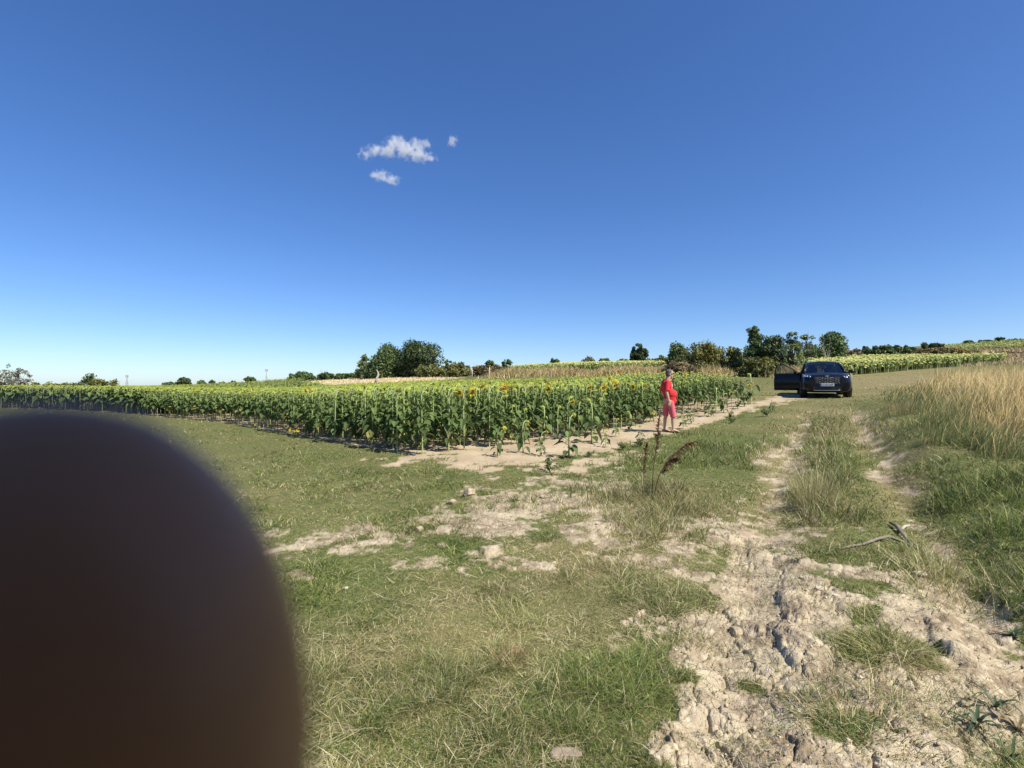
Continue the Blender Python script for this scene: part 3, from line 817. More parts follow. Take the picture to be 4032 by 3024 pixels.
    v2 = [mb_np(*[d[q] for q in ('stem', 'foliage', 'flower_head', 'petals')]) for d in [sf_variant(800 + i, 1.45, 7, lod=2) for i in range(6)]]
    cl = Cloud()
    X = pts[rest, 0]; Y = pts[rest, 1]; Zr = Z[rest]; h = hs[rest]; vi = rng.integers(0, 9, len(rest)); keep0 = (vi > 0) | (rng.random(len(rest)) < .35)
    for q in range(9):
        m = (vi == q) & keep0
        scatter_np(cl, v1[q], np.stack([X[m], Y[m], Zr[m]], 1), rng.uniform(-.5, .5, m.sum()), h[m] / 1.45, rng.uniform(.85, 1.15, m.sum()))
    X, Y, rr = rings(26000, -57, 25, 35, 255); k = in_poly(X, Y, FIELD) ; X, Y, rr = X[k], Y[k], rr[k]; Zf = relief_z(X, Y); vi = rng.integers(0, 6, len(X))
    for q in range(6):
        m = vi == q
        scatter_np(cl, v2[q], np.stack([X[m], Y[m], Zf[m]], 1), rng.uniform(-.5, .5, m.sum()), rng.uniform(.95, 1.08, m.sum()), rng.uniform(.85, 1.15, m.sum()))
    o = cl.build("sunflower_field", M_SFL)
    tag(o, "dense mass of sunflowers filling the big field behind its front rows", "sunflowers", kind='stuff')
    # distant fields on the rise, pale with drooping heads
    def far_head(seed):
        rnd = random.Random(seed); mb = MB()
        for _ in range(5):
            p = Vector((rnd.uniform(-.3, .3), rnd.uniform(-.25, .25), rnd.uniform(.65, 1.3))); a = rnd.uniform(0, 6.28); s = .11
            q = Vector((rnd.uniform(-.5, .5), rnd.uniform(-1, .2), rnd.uniform(.3, 1))).normalized().to_track_quat('Z', 'Y').to_matrix(); g = rnd.uniform(.8, 1.15)
            mb.add([p + q @ Vector((s * math.cos(k * 1.047), s * math.sin(k * 1.047), 0)) for k in range(6)], [(0, 1, 2, 3), (0, 3, 4, 5)], (.44 * g, .45 * g, .14 * g))
        for _ in range(4):
            p = Vector((rnd.uniform(-.3, .3), rnd.uniform(-.3, .3), rnd.uniform(.5, 1.15))); g = rnd.uniform(.7, 1.3)
            sf_leaf(mb, p, rnd.uniform(0, 6.28), .1, .26, .24, R(rnd.uniform(10, 70)), (.20 * g, .26 * g, .09 * g), False)
        mb.tube([(0, 0, 0), (0, 0, 1.1)], .03, 3, (.3, .36, .15), cap=False)
        return mb_np(mb)
    fh = [far_head(900 + i) for i in range(6)]
    def far_field(P, n, r0, r1, label, bend=0):
        c = Cloud(); xs = [math.degrees(math.atan2(p[0], p[1])) for p in P]
        X, Y, r_ = rings(n, min(xs), max(xs), r0, r1); k = in_poly(X, Y, [tuple(p[:2]) for p in P]); X, Y = X[k], Y[k]; Z_ = relief_z(X, Y)
        vi = rng.integers(0, 6, len(X))
        for q in range(6):
            m = vi == q; scatter_np(c, fh[q], np.stack([X[m], Y[m], Z_[m]], 1), rng.uniform(-.8, .8, m.sum()), rng.uniform(.85, 1.1, m.sum()), rng.uniform(.85, 1.15, m.sum()))
        o = c.build("distant_sunflower_field", M_SFL); tag(o, label, "sunflowers", kind='stuff')
    far_field([at(1960, 0, 100), at(2300, 0, 70), at(2960, 0, 60), at(3060, 0, 110), at(2500, 0, 150), at(1850, 0, 150)], 16000, 55, 160, "yellow green sunflower field on the low rise behind the straw bank, centre")
    far_field([at(3040, 0, 62), at(3290, 0, 47), at(3940, 0, 66), at(3960, 0, 80), at(3600, 0, 86), at(3000, 0, 90)], 13000, 50, 150, "pale yellow sunflower field on the slope to the right of the car")
    far_field([at(3700, 0, 135), at(4250, 0, 120), at(4300, 0, 165), at(3650, 0, 165)], 3500, 140, 250, "farthest sunflower field on the crest of the hill at the right edge")
build_sunflowers()
# ------------------------------------------------------------ trees and bushes on the skyline
M_LEAF = mat_plant("tree_leaves", .6, .22)
M_BARK = mat_plant("bark", .9, 0.0, noise=.35, scale=8)
COLS = dict(oak=(.050, .075, .030), mid=(.078, .115, .040), light=(.13, .17, .08), olive=(.115, .125, .042), dry=(.18, .15, .07), brown=(.15, .12, .07), grey=(.16, .165, .12))
def tree(name, label, cat, px0, px1, pt, pb, Y, col='mid', style='round', n=2600, seed=0, group=None, depth=None, trunk=True, ls=None, fill=1.0):
    rnd = random.Random(seed * 7 + 3); rg = np.random.default_rng(seed + 50)
    cx = (px0 + px1) / 2; base = at(cx, pb, Y); gzv = float(relief_z(np.array([base[0]]), np.array([base[1]]))[0])
    W = (px1 - px0) / FPX * Y; zb = min(base[2], gzv + .3) if style != 'hedge' else gzv; zb = gzv
    H = at(cx, pt, Y)[2] - zb; D = depth or (W * .9 if style != 'hedge' else min(4.0, W * .3)); D = min(D, 9)
    root = empty(name, (base[0], base[1], zb)); tag(root, label, cat, group)
    s = ls or Y * .0024; n = int(n * 1.5)
    # clusters
    cl = []
    if style == 'hedge':
        k = max(8, int(W / (H * .32)) * 2)
        for i in range(k):
            x = (i + .5) / k * 2 - 1; hh = H * (.78 + .34 * vnoise(np.array([x * 6 + seed]), np.array([seed * 1.7]))[0]); hh *= (1 - max(0, abs(x) - .75) * 1.8)
            for z in (.18, .5, .82): cl.append((x * W / 2 * .96 + rnd.uniform(-.3, .3) * H * .3, rnd.uniform(-.4, .4) * D, hh * z, hh * rnd.uniform(.12, .26)))
    else:
        K = int(dict(round=55, oak=90, airy=75, bush=70, dome=110, wisp=34, bare=0)[style] * fill)
        lo = dict(round=.16, oak=.12, airy=.05, bush=.0, dome=.04, wisp=.2, bare=.2)[style]
        for i in range(K):
            while True:
                x, y, z = rnd.uniform(-1, 1), rnd.uniform(-1, 1), rnd.uniform(0, 1)
                if style == 'round': ok = x * x + y * y + ((z - .55) / .5) ** 2 < 1
                elif style == 'oak': ok = x * x + y * y + ((z - .5) / .55) ** 2 < 1
                elif style == 'dome': ok = x * x + y * y + z ** 2.2 < 1
                elif style == 'bush': ok = x * x + y * y + ((z - .35) / .68) ** 2 < 1
                elif style == 'airy': ok = (x * x + y * y) < (1.05 - .75 * z) ** 2 + .05
                else: ok = x * x + y * y + ((z - .6) / .45) ** 2 < 1
                if ok and z > lo: break
            rc = rnd.uniform(.09, .19) * (.75 if style in ('airy', 'wisp') else 1.25 if style in ('dome', 'oak') else 1)
            cl.append((x * W / 2 * (1 - rc * .8), y * D / 2 * (1 - rc), H * z * .93 + (H * .02), rc * min(W, H * 1.3)))
    wood = MB(); bc = (.16, .13, .10)
    if style == 'bare': bc = (.30, .27, .23)
    if trunk or style == 'bare':
        lean = rnd.uniform(-.06, .06) * W; th = H * (.35 if style != 'bare' else .3); tr = max(.05, H * .022)
        fork = Vector((lean, 0, th))
        wood.tube([(0, 0, -.2), (lean * .4, 0, th * .5), fork], [tr * 1.3, tr, tr * .85], 7, bc)
        ends = [Vector(c[:3]) for c in cl]
        if style == 'bare':
            ends = [Vector((rnd.uniform(-.5, .5) * W, rnd.uniform(-.5, .5) * D, H * rnd.uniform(.55, 1))) for _ in range(16)]
        for e in (ends[::2] if style in ('airy', 'wisp', 'bare', 'round') else ends[::5]):
            m = fork.lerp(e, .5) + Vector((rnd.uniform(-.08, .08) * W, rnd.uniform(-.08, .08) * W, -.03 * H)); w0 = tr * .4
            wood.tube([fork, m, e], [w0, w0 * .6, w0 * .25 + .006], 4, bc, cap=False)
            if style in ('bare', 'wisp', 'airy'):
                for _ in range(5 if style == 'bare' else 2):
                    t = rnd.uniform(.3, 1); p = fork.lerp(m, t * 2) if t < .5 else m.lerp(e, t * 2 - 1)
                    q = p + Vector((rnd.uniform(-.2, .2) * W, rnd.uniform(-.2, .2) * D, rnd.uniform(0, .22) * H)); wood.tube([p, q], [w0 * .35 + .004, .006], 3, bc, cap=False)
        nm = 'trunk'
        wood.build(nm, M_BARK, root)
    if cl:
        C = np.array(cl); vol = C[:, 3] ** 2; pi = rg.choice(len(C), n, p=vol / vol.sum())
        dirs = rg.normal(0, 1, (n, 3)); dirs /= np.linalg.norm(dirs, axis=1, keepdims=True)
        rad = C[pi, 3] * rg.uniform(.35, 1, n) ** .5 * (1 + .25 * rg.normal(0, 1, n).clip(-1, 1.2) * (1.3 if style in ('airy', 'wisp', 'hedge', 'bush') else .6))
        P = C[pi, :3] + dirs * rad[:, None] * np.array([1, .9, .85])
        P[:, 2] = np.maximum(P[:, 2], .02)
        # oriented leaf sprays
        nrm = dirs * .6 + rg.normal(0, .6, (n, 3)) + np.array([0, 0, .25]); nrm /= np.linalg.norm(nrm, axis=1, keepdims=True)
        t1 = np.cross(nrm, rg.normal(0, 1, (n, 3))); t1 /= np.linalg.norm(t1, axis=1, keepdims=True); t2 = np.cross(nrm, t1)
        a = s * rg.uniform(.5, 1.1, n)[:, None]; b = a * rg.uniform(.45, .9, n)[:, None]
        V = np.stack([P - t1 * a, P - t2 * b + nrm * a * .2, P + t1 * a, P + t2 * b + nrm * a * .2], 1).reshape(-1, 3)
        Q = np.arange(4 * n).reshape(-1, 4)
        base_c = np.array(COLS[col]) * 1.25; tone = rg.uniform(.75, 1.35, len(C))[pi] * rg.uniform(.7, 1.35, n)
        yl = (rg.random(len(C))[pi] < (.35 if col in ('olive', 'dry') else .12))[:, None]
        c = base_c * tone[:, None]; c = np.where(yl, c * np.array([1.3, 1.15, .8]), c)
        me = raw_mesh("crown", V, quads=Q, col=np.repeat(c, 4, 0)); me.materials.append(M_LEAF)
        link(bpy.data.objects.new("foliage" if not trunk else "crown", me), root)
    return root
G_R = "trees and bushes in the hedge row behind the car"
G_M = "trees and bushes around the big oak clump"
G_L = "small bushes far off on the left horizon"
TL = [
 # far left
 ('bare_tree', "bare greyish tree at the left edge of the picture, taller of the two", 'tree', -60, 58, 1432, 1535, 62, 'grey', 'wisp', 900, 1, None),
 ('bare_tree', "sparse rounded bare tree just right of the one at the left edge", 'tree', 35, 122, 1452, 1535, 62, 'grey', 'wisp', 600, 2, None),
 ('thicket', "long low olive green thicket behind the left end of the sunflower field", 'bush', 120, 482, 1494, 1540, 60, 'olive', 'hedge', 6500, 3, None),
 ('small_tree', "small airy tree rising out of the long low thicket on the left", 'tree', 322, 394, 1470, 1535, 61, 'mid', 'wisp', 420, 4, None),
 ('bush', "low bush just left of the lone round tree on the left horizon", 'bush', 640, 705, 1502, 1524, 190, 'mid', 'bush', 700, 5, G_L),
 ('round_tree', "lone dark round topped tree on the left horizon", 'tree', 702, 750, 1485, 1523, 190, 'oak', 'round', 900, 6, G_L),
 ('bush', "pair shaped bush on the left horizon, first one right of the lone round tree", 'bush', 774, 818, 1499, 1524, 190, 'mid', 'bush', 600, 7, G_L),
 ('bush', "small round bush on the left horizon, second one right of the lone round tree", 'bush', 822, 852, 1499, 1524, 190, 'oak', 'bush', 450, 8, G_L),
 ('bush', "flat loose bush on the left horizon, third one right of the lone round tree", 'bush', 852, 892, 1505, 1524, 190, 'olive', 'bush', 450, 9, G_L),
 ('bush', "dark spiky bush on the left horizon, just left of the small pointed tree", 'bush', 895, 940, 1501, 1523, 190, 'mid', 'bush', 500, 10, G_L),
 ('small_tree', "small pointed tree on the left horizon between the masts", 'tree', 962, 1008, 1485, 1521, 180, 'mid', 'round', 700, 11, G_L),
 ('bush', "tiny bush on the left horizon below the right hand mast", 'bush', 1040, 1082, 1504, 1519, 180, 'olive', 'bush', 350, 12, G_L),
 ('bush', "tiny dark bush at the left end of the straw coloured slope", 'bush', 1082, 1122, 1500, 1517, 170, 'oak', 'bush', 350, 13, G_L),
 # middle clump
 ('rounded_bush', "big rounded dark bush at the left of the oak clump, beyond the stubble", 'bush', 1120, 1252, 1464, 1512, 130, 'mid', 'dome', 2600, 14, G_M),
 ('hedge', "dark hedge between the rounded bush and the big oak clump", 'hedge', 1240, 1412, 1470, 1508, 120, 'mid', 'hedge', 3200, 15, G_M),
 ('bare_tree', "small bare twiggy tree sticking up from the dark hedge", 'tree', 1255, 1285, 1452, 1500, 121, 'grey', 'bare', 0, 16, G_M),
 ('willow_tree', "light green feathery tree at the left side of the big clump", 'tree', 1396, 1478, 1398, 1498, 100, 'light', 'airy', 2600, 17, G_M),
 ('dome_tree', "large dome shaped tree in the middle of the big clump", 'tree', 1452, 1625, 1366, 1497, 100, 'mid', 'dome', 11000, 18, G_M),
 ('oak_tree', "tallest and darkest oak of the big clump", 'tree', 1565, 1735, 1341, 1496, 98, 'oak', 'oak', 8500, 19, G_M),
 ('bush', "broad olive bush at the right foot of the dark oak", 'bush', 1624, 1770, 1434, 1494, 92, 'olive', 'bush', 4000, 20, G_M),
 ('small_tree', "small spindly tree rising just right of the dark oak", 'tree', 1745, 1787, 1412, 1490, 93, 'mid', 'wisp', 420, 21, G_M),
 ('bush', "olive and brown bush to the right of the small spindly tree", 'bush', 1755, 1862, 1430, 1490, 90, 'olive', 'bush', 3300, 22, G_M),
 ('bare_bush', "grey leafless twigs standing above the brown scrub, left of the two small trees", 'bush', 1850, 1905, 1425, 1484, 88, 'grey', 'bare', 0, 23, G_M),
 ('small_tree', "small bushy tree in the scrub, left of the two at the end of the hedge", 'tree', 1905, 1955, 1418, 1482, 86, 'mid', 'bush', 1300, 24, G_M),
 ('scrub', "brownish scrub hedge running under the two small trees", 'hedge', 1850, 2020, 1440, 1484, 85, 'brown', 'hedge', 3200, 25, G_M),
 ('small_tree', "small forked tree at the right end of the hedge beside the far sunflowers", 'tree', 1970, 2018, 1408, 1480, 84, 'mid', 'wisp', 520, 26, G_M),
 ('bush', "tiny lone bush on the far sunflower field horizon", 'bush', 2058, 2092, 1437, 1452, 118, 'mid', 'bush', 260, 27, None),
 ('small_tree', "lone little round tree standing in the far sunflower field", 'tree', 2163, 2202, 1408, 1450, 110, 'mid', 'round', 700, 28, None),
 ('bush', "grey green bush at the left end of the hedge row behind the man", 'bush', 2287, 2350, 1409, 1450, 100, 'grey', 'bush', 1500, 29, G_R),
 ('bush', "wide low green bush behind the man, second from the left of the hedge row", 'bush', 2345, 2420, 1413, 1446, 105, 'mid', 'bush', 1500, 30, G_R),
 ('hedge', "low dark hedge under the lone roundish tree behind the man", 'hedge', 2405, 2640, 1413, 1446, 100, 'olive', 'hedge', 3600, 31, G_R),
 ('round_tree', "dark roundish tree with a short trunk left above the man", 'tree', 2478, 2550, 1352, 1440, 90, 'oak', 'round', 2600, 32, G_R),
 ('bush', "brown green bushes directly above the head of the man", 'bush', 2575, 2660, 1404, 1462, 70, 'olive', 'bush', 2400, 33, G_R),
 ('green_tree', "fresh green rounded tree just right above the man", 'tree', 2625, 2715, 1345, 1450, 62, 'mid', 'dome', 4200, 34, G_R),
 ('large_bush', "large yellowish olive bush in the middle of the hedge row", 'bush', 2680, 2868, 1350, 1478, 54, 'olive', 'bush', 7500, 35, G_R),
 ('bush', "small tangled bush low in front of the yellowish olive bush", 'bush', 2600, 2760, 1425, 1482, 52, 'brown', 'bush', 3000, 36, G_R),
 ('bush', "yellow green bush between the large olive bush and the tallest airy tree", 'bush', 2850, 2930, 1362, 1476, 52, 'olive', 'bush', 3600, 37, G_R),
 ('tall_tree', "tallest airy tree of the hedge row left of the car", 'tree', 2908, 3024, 1283, 1475, 50, 'mid', 'airy', 4600, 38, G_R),
 ('dark_tree', "dense dark tree right beside the tallest airy tree", 'tree', 2990, 3094, 1316, 1474, 49, 'oak', 'oak', 5200, 39, G_R),
 ('tree', "lighter green upright tree just left of the car", 'tree', 3070, 3166, 1303, 1466, 50, 'light', 'airy', 3600, 40, G_R),
 ('bush', "olive bush at the foot of the dark tree, left of the open car door", 'bush', 2900, 3085, 1405, 1482, 47, 'olive', 'bush', 5200, 41, G_R),
 ('thin_tree', "thin leaning tree with few leaves between the upright tree and the round one", 'tree', 3140, 3212, 1310, 1455, 56, 'light', 'wisp', 520, 42, G_R),
 ('bush', "low dark bush behind the roof of the car", 'bush', 3150, 3260, 1355, 1412, 74, 'mid', 'bush', 2400, 43, G_R),
 ('round_tree', "large round topped tree standing behind the car", 'tree', 3228, 3338, 1296, 1406, 76, 'mid', 'dome', 6500, 44, G_R),
 ('dead_tree', "pale bare dead tree in front of the round topped tree", 'tree', 3226, 3282, 1326, 1418, 66, 'grey', 'bare', 0, 45, G_R),
 # right hill
 ('bush', "dark brown bush on the hill just right of the round topped tree", 'bush', 3290, 3390, 1374, 1402, 105, 'brown', 'bush', 2000, 46, None),
 ('hedge', "long dark hedge on the hillside above the pale sunflower field", 'hedge', 3380, 3615, 1361, 1392, 120, 'mid', 'hedge', 4600, 47, None),
 ('hedge', "brown and green scrub hedge on the hill above the right half of the pale field", 'hedge', 3600, 3850, 1371, 1398, 100, 'dry', 'hedge', 4600, 48, None),
 ('hedge', "dark low hedge on the skyline above the brown scrub", 'hedge', 3625, 3720, 1350, 1372, 135, 'oak', 'hedge', 1600, 49, None),
 ('bush', "small dark bush on the hill skyline, left of the row of tiny ones", 'bush', 3790, 3832, 1342, 1362, 160, 'mid', 'bush', 600, 50, None),
 ('hedge', "thin broken hedge on the hill skyline leading to the last small tree", 'hedge', 3850, 3925, 1340, 1356, 165, 'mid', 'hedge', 800, 51, None),
 ('small_tree', "tiny dark tree on the skyline near the right edge", 'tree', 3920, 3952, 1330, 1354, 165, 'oak', 'round', 500, 52, None),
 ('hedge', "last low dark hedge on the skyline at the right edge", 'hedge', 3955, 4120, 1334, 1352, 165, 'olive', 'hedge', 1600, 53, None),
 ('hedge', "reddish brown scrub below the skyline at the right edge", 'hedge', 3900, 4120, 1386, 1402, 105, 'brown', 'hedge', 2200, 54, None),
]
for t in TL:
    nm, lb, ct, a, b, pt, pb, Y, col, stl, n, sd, grp = t
    tree(nm, lb, ct, a, b, pt, pb, Y, col, stl, n, sd, grp, trunk=(stl in ('round', 'oak', 'airy', 'wisp', 'dome', 'bare')))
# leaning dead trunk in front of the clump
mb = MB(); p0 = at(1478, 1516, 80); p0[2] = gz(p0[0], p0[1]) 
mb.tube([(0, 0, -.1), (.15, 0, .7), (.42, .05, 1.3), (.40, .05, 1.75), (.2, 0, 2.15)], [.24, .2, .17, .13, .05], 8, (.40, .35, .28))
mb.tube([(.42, .05, 1.3), (.75, .1, 1.5)], [.1, .03], 6, (.40, .35, .28))
o = mb.build("dead_trunk", M_BARK, loc=tuple(p0)); o.name = "dead_tree"; tag(o, "leaning grey dead tree stump in front of the light green tree", "dead tree")
# fence posts in the scrub
for q, (ppx, ppt, ppb) in enumerate([(1858, 1452, 1490), (1925, 1452, 1488)]):
    p = at(ppx, ppb, 80); mb = MB(); h = (ppb - ppt) / FPX * 80
    mb.tube([(0, 0, -.2), (.04, 0, h * .5), (.0 + .1 * q, 0, h)], [.09, .08, .07], 6, (.5, .45, .38)); mb.tube([(0, 0, h * .55), (.25, 0, h * .8)], [.04, .02], 5, (.5, .45, .38))
    o = mb.build("wooden_post", M_BARK, loc=(p[0], p[1], gz(p[0], p[1]))); tag(o, ["pale crooked wooden post in the scrub, left one", "pale crooked wooden post in the scrub, right one"][q], "post")
# masts
M_MAST = mat_simple("galvanised_steel", (.42, .44, .47), .5, .3)
for q, (mx, mt, Y) in enumerate([(500, 1478, 420), (1049, 1453, 420)]):
    x, y, zt = at(mx, mt, Y); root = empty("radio_mast", (x, y, 0))
    tag(root, ["thin lattice mast on the far left horizon, the shorter one", "thin lattice mast on the left horizon beside the small bushes, the taller one"][q], "mast", None)
    mb = MB()
    for k in range(3):
        a = k * 2.094; mb.tube([(1.0 * math.cos(a), 1.0 * math.sin(a), 0), (.35 * math.cos(a), .35 * math.sin(a), zt)], .10, 4)
    for i in range(14):
        z0 = zt * i / 14; z1 = zt * (i + 1) / 14; w0 = 1.0 - .65 * i / 14; w1 = 1.0 - .65 * (i + 1) / 14
        for k in range(3):
            a = k * 2.094; b = (k + 1) * 2.094; mb.tube([(w0 * math.cos(a), w0 * math.sin(a), z0), (w1 * math.cos(b), w1 * math.sin(b), z1)], .05, 3)
    mb.build("lattice", M_MAST, root)
    mb = MB()
    for k in range(3): mb.box((.9 * math.cos(k * 2.094), .9 * math.sin(k * 2.094), zt * .93), (.4, .4, 2.0))
    mb.build("antenna", M_MAST, root)
# ------------------------------------------------------------ helpers for solid bodies
def remeshed(mb, name, mat, voxel, parent=None, smooth_it=4, sf=.6, loc=None, keep=None):
    me = mb.mesh(name); o = bpy.data.objects.new(name, me); link(o)
    md = o.modifiers.new("r", 'REMESH'); md.mode = 'VOXEL'; md.voxel_size = voxel; md.use_smooth_shade = True
    if smooth_it:
        ms = o.modifiers.new("s", 'SMOOTH'); ms.iterations = smooth_it; ms.factor = sf
    dg = bpy.context.evaluated_depsgraph_get(); dg.update()
    m2 = bpy.data.meshes.new_from_object(o.evaluated_get(dg)); o.modifiers.clear(); o.data = m2; bpy.data.meshes.remove(me)
    m2.name = name; m2.materials.clear(); m2.materials.append(mat)
    if parent is not None: o.parent = parent
    if loc: o.location = loc
    return o
def capsule(mb, a, b, ra, rb, n=12):
    a = Vector(a); b = Vector(b); mb.tube([a, a.lerp(b, .5), b], [ra, (ra + rb) / 2, rb], n); mb.ball(a, ra, n, 8); mb.ball(b, rb, n, 8)
def chain(mb, pts, rad, n=12):
    for i in range(len(pts) - 1): capsule(mb, pts[i], pts[i + 1], rad[i], rad[i + 1], n)
def text_mb(txt, size, depth=.002):
    cu = bpy.data.curves.new("t", 'FONT'); cu.body = txt; cu.size = size; cu.extrude = depth; cu.align_x = 'CENTER'; cu.align_y = 'CENTER'
    o = bpy.data.objects.new("t", cu); link(o); dg = bpy.context.evaluated_depsgraph_get(); dg.update()
    me = bpy.data.meshes.new_from_object(o.evaluated_get(dg)); bpy.data.objects.remove(o); bpy.data.curves.remove(cu); return me

# ------------------------------------------------------------ the car
M_PAINT = mat_simple("black_paint", (.004, .005, .009), .3, .0, coat=.28, noise=.0, scale=200, spec=.2)
M_BLK = mat_simple("black_plastic", (.012, .012, .013), .55, noise=.3, scale=60)
M_RUB = mat_simple("tyre_rubber", (.02, .02, .021), .85, noise=.5, scale=40, col2=(.10, .085, .06))
M_CHR = mat_simple("chrome", (.75, .76, .78), .12, 1.0)
M_GRY = mat_simple("satin_grey_metal", (.16, .165, .175), .3, .8)
M_WHT = mat_simple("plate_white", (.82, .84, .86), .4, noise=.05, scale=50)
M_BLU = mat_simple("plate_blue", (.02, .06, .35), .4)
M_INK = mat_simple("plate_ink", (.02, .02, .02), .5)
M_SEAT = mat_simple("seat_cloth", (.03, .03, .034), .8, noise=.4, scale=50)
def mat_glass(name, tint, a=.45, rough=.02):
    m, n, l = mat_new(name); out = n.new("ShaderNodeOutputMaterial")
    g = n.new("ShaderNodeBsdfGlossy"); g.inputs['Roughness'].default_value = rough; g.inputs['Color'].default_value = (.9, .93, 1, 1)
    t = n.new("ShaderNodeBsdfTransparent"); t.inputs['Color'].default_value = (*tint, 1)
    f = n.new("ShaderNodeFresnel"); f.inputs['IOR'].default_value = 1.45
    mx = n.new("ShaderNodeMixShader"); l.new(f.outputs[0], mx.inputs[0]); l.new(t.outputs[0], mx.inputs[1]); l.new(g.outputs[0], mx.inputs[2]); l.new(mx.outputs[0], out.inputs['Surface'])
    return m
M_GLS = mat_glass("tinted_glass", (.42, .47, .50)); M_LENS = mat_glass("lamp_glass", (.9, .92, .95))
def subdiv(o, lv=2):
    m = o.modifiers.new("s", 'SUBSURF'); m.levels = lv; m.render_levels = lv; return o
def build_car():
    wx, wy, wz = at(3256, 1567, 21.2); wz = gz(wx, wy + .9) + .0
    az = math.atan2(wx, wy)
    root = empty("parked_car", (wx, wy, 0)); S = .97; root.scale = (S, 1, 1.0)
    yaw = -(az - R(4.5)); root.rotation_euler = (0, 0, yaw)
    fw = Matrix.Rotation(yaw, 3, 'Z') @ Vector((0, -1, 0))
    cxy = Vector((wx, wy, 0)) - fw * 2.25          # the front bumper stands at the point seen in the picture
    root.location = (cxy.x, cxy.y, wz)
    tag(root, "black compact crossover parked on the grass with its front passenger door open", "car")
    # body shell by cross sections: y, half width, bottom, belt height, top height
    st = [(-2.30, .60, .34, .60, .80), (-2.27, .76, .27, .62, .90), (-2.16, .87, .23, .66, .97), (-1.9, .925, .22, .72, 1.02), (-1.5, .94, .22, .78, 1.06), (-1.05, .94, .22, .82, 1.10),
          (-.4, .935, .22, .84, 1.07), (.5, .93, .22, .86, 1.08), (1.3, .93, .22, .88, 1.10), (1.9, .92, .25, .90, 1.12), (2.2, .86, .30, .90, 1.10), (2.32, .70, .38, .85, 1.0)]
    mb = MB(); rows = []
    for y, w, zb, zm, zt in st:
        h = [(0, zb), (w * .8, zb), (w * .97, zb + .07), (w * 1.0, zb + .22), (w * 1.01, zm), (w * .975, zm + (zt - zm) * .55), (w * .90, zt - .035), (w * .6, zt), (0, zt + .02)]
        r = [(x, y, z) for x, z in h] + [(-x, y, z) for x, z in reversed(h[1:-1])]
        rows.append(r)
    mb.grid(rows, closed=True)
    n = len(rows[0])
    for rr, fl in ((rows[0], False), (rows[-1], True)):
        L = rr[:9]; Rr_ = [rr[0]] + list(reversed(rr[9:])) + [rr[8]]
        mb.grid([L, Rr_], flip=fl)
    body = mb.build("body", M_PAINT, root); subdiv(body, 2)
    # greenhouse: pillars and roof
    rf = MB()
    def sec(y, w, z, c=.03): return [(-w, y, z - .05), (-w * .9, y, z - .01), (-w * .45, y, z + c * .7), (0, y, z + c), (w * .45, y, z + c * .7), (w * .9, y, z - .01), (w, y, z - .05)]
    rf.grid([sec(-.16, .60, 1.545), sec(.1, .635, 1.60), sec(.7, .645, 1.625), (sec(1.3, .63, 1.60)), sec(1.72, .60, 1.53), sec(1.95, .56, 1.46, .01)])
    roof = rf.build("roof", M_PAINT, root); so = roof.modifiers.new("t", 'SOLIDIFY'); so.thickness = .035; subdiv(roof, 2)
    for s in (-1, 1):
        pl = MB(); pl.tube([(s * .80, -1.10, 1.04), (s * .71, -.62, 1.33), (s * .615, -.14, 1.525)], [.045, .038, .04], 8)
        pl.build('window_pillar', M_PAINT, root); pl = MB()
        pl.tube([(s * .84, .46, 1.05), (s * .645, .40, 1.56)], [.045, .035], 8)
        pl.build('window_pillar', M_PAINT, root); pl = MB()
        pl.tube([(s * .83, 1.35, 1.06), (s * .645, 1.20, 1.56)], [.05, .04], 8)
        pl.build('window_pillar', M_PAINT, root); pl = MB()
        pl.tube([(s * .80, 2.12, 1.06), (s * .70, 1.98, 1.28), (s * .58, 1.88, 1.47)], [.08, .07, .05], 8)
        pl.build('window_pillar', M_PAINT, root)
    def pane(name, A, B, C_, D, bulge=.05, n_=6, m_=M_GLS, nrm=(0, -1, .5)):
        mb = MB(); rows = []; nn = Vector(nrm).normalized()
        for i in range(n_ + 1):
            t = i / n_; r = []
            for k in range(n_ + 1):
                u = k / n_; p = Vector(A).lerp(B, u).lerp(Vector(D).lerp(C_, u), t); p += nn * bulge * (1 - (2 * u - 1) ** 2); r.append(p)
            rows.append(r)
        mb.grid(rows); return mb.build(name, m_, root)
    w = pane("windscreen", (-.79, -1.09, 1.07), (.79, -1.09, 1.07), (.60, -.15, 1.53), (-.60, -.15, 1.53), .09)
    pane("rear_window", (-.68, 2.12, 1.10), (.68, 2.12, 1.10), (.55, 1.92, 1.46), (-.55, 1.92, 1.46), .04, nrm=(0, 1, .3))
    for s in (-1, 1):
        if s > 0: pane("side_window", (s * .80, -1.0, 1.07), (s * .84, .44, 1.07), (s * .645, .38, 1.54), (s * .63, -.12, 1.53), .02, nrm=(s, 0, .2))
        pane("side_window", (s * .84, .50, 1.07), (s * .83, 1.32, 1.08), (s * .645, 1.18, 1.54), (s * .645, .44, 1.55), .02, nrm=(s, 0, .2))
        pane("quarter_window", (s * .82, 1.40, 1.09), (s * .79, 2.0, 1.12), (s * .60, 1.84, 1.45), (s * .64, 1.25, 1.53), .02, nrm=(s, 0, .2))
    # inside
    ins = MB(); ins.box((0, -.72, 1.03), (1.5, .5, .12)); ins.build("dashboard", M_BLK, root)
    for sx in (-.38, .38):
        for sy, nm in ((.15, "front_seat"), (1.05, "rear_seat")):
            s_ = MB(); s_.box((sx, sy, .75), (.5, .5, .2)); s_.box((sx, sy + .27, 1.02), (.48, .14, .62), taper=.8); s_.box((sx, sy + .29, 1.40), (.26, .10, .17), taper=.85)
            ob = s_.build(nm, M_SEAT, root); bv = ob.modifiers.new("b", 'BEVEL'); bv.width = .03; bv.segments = 2
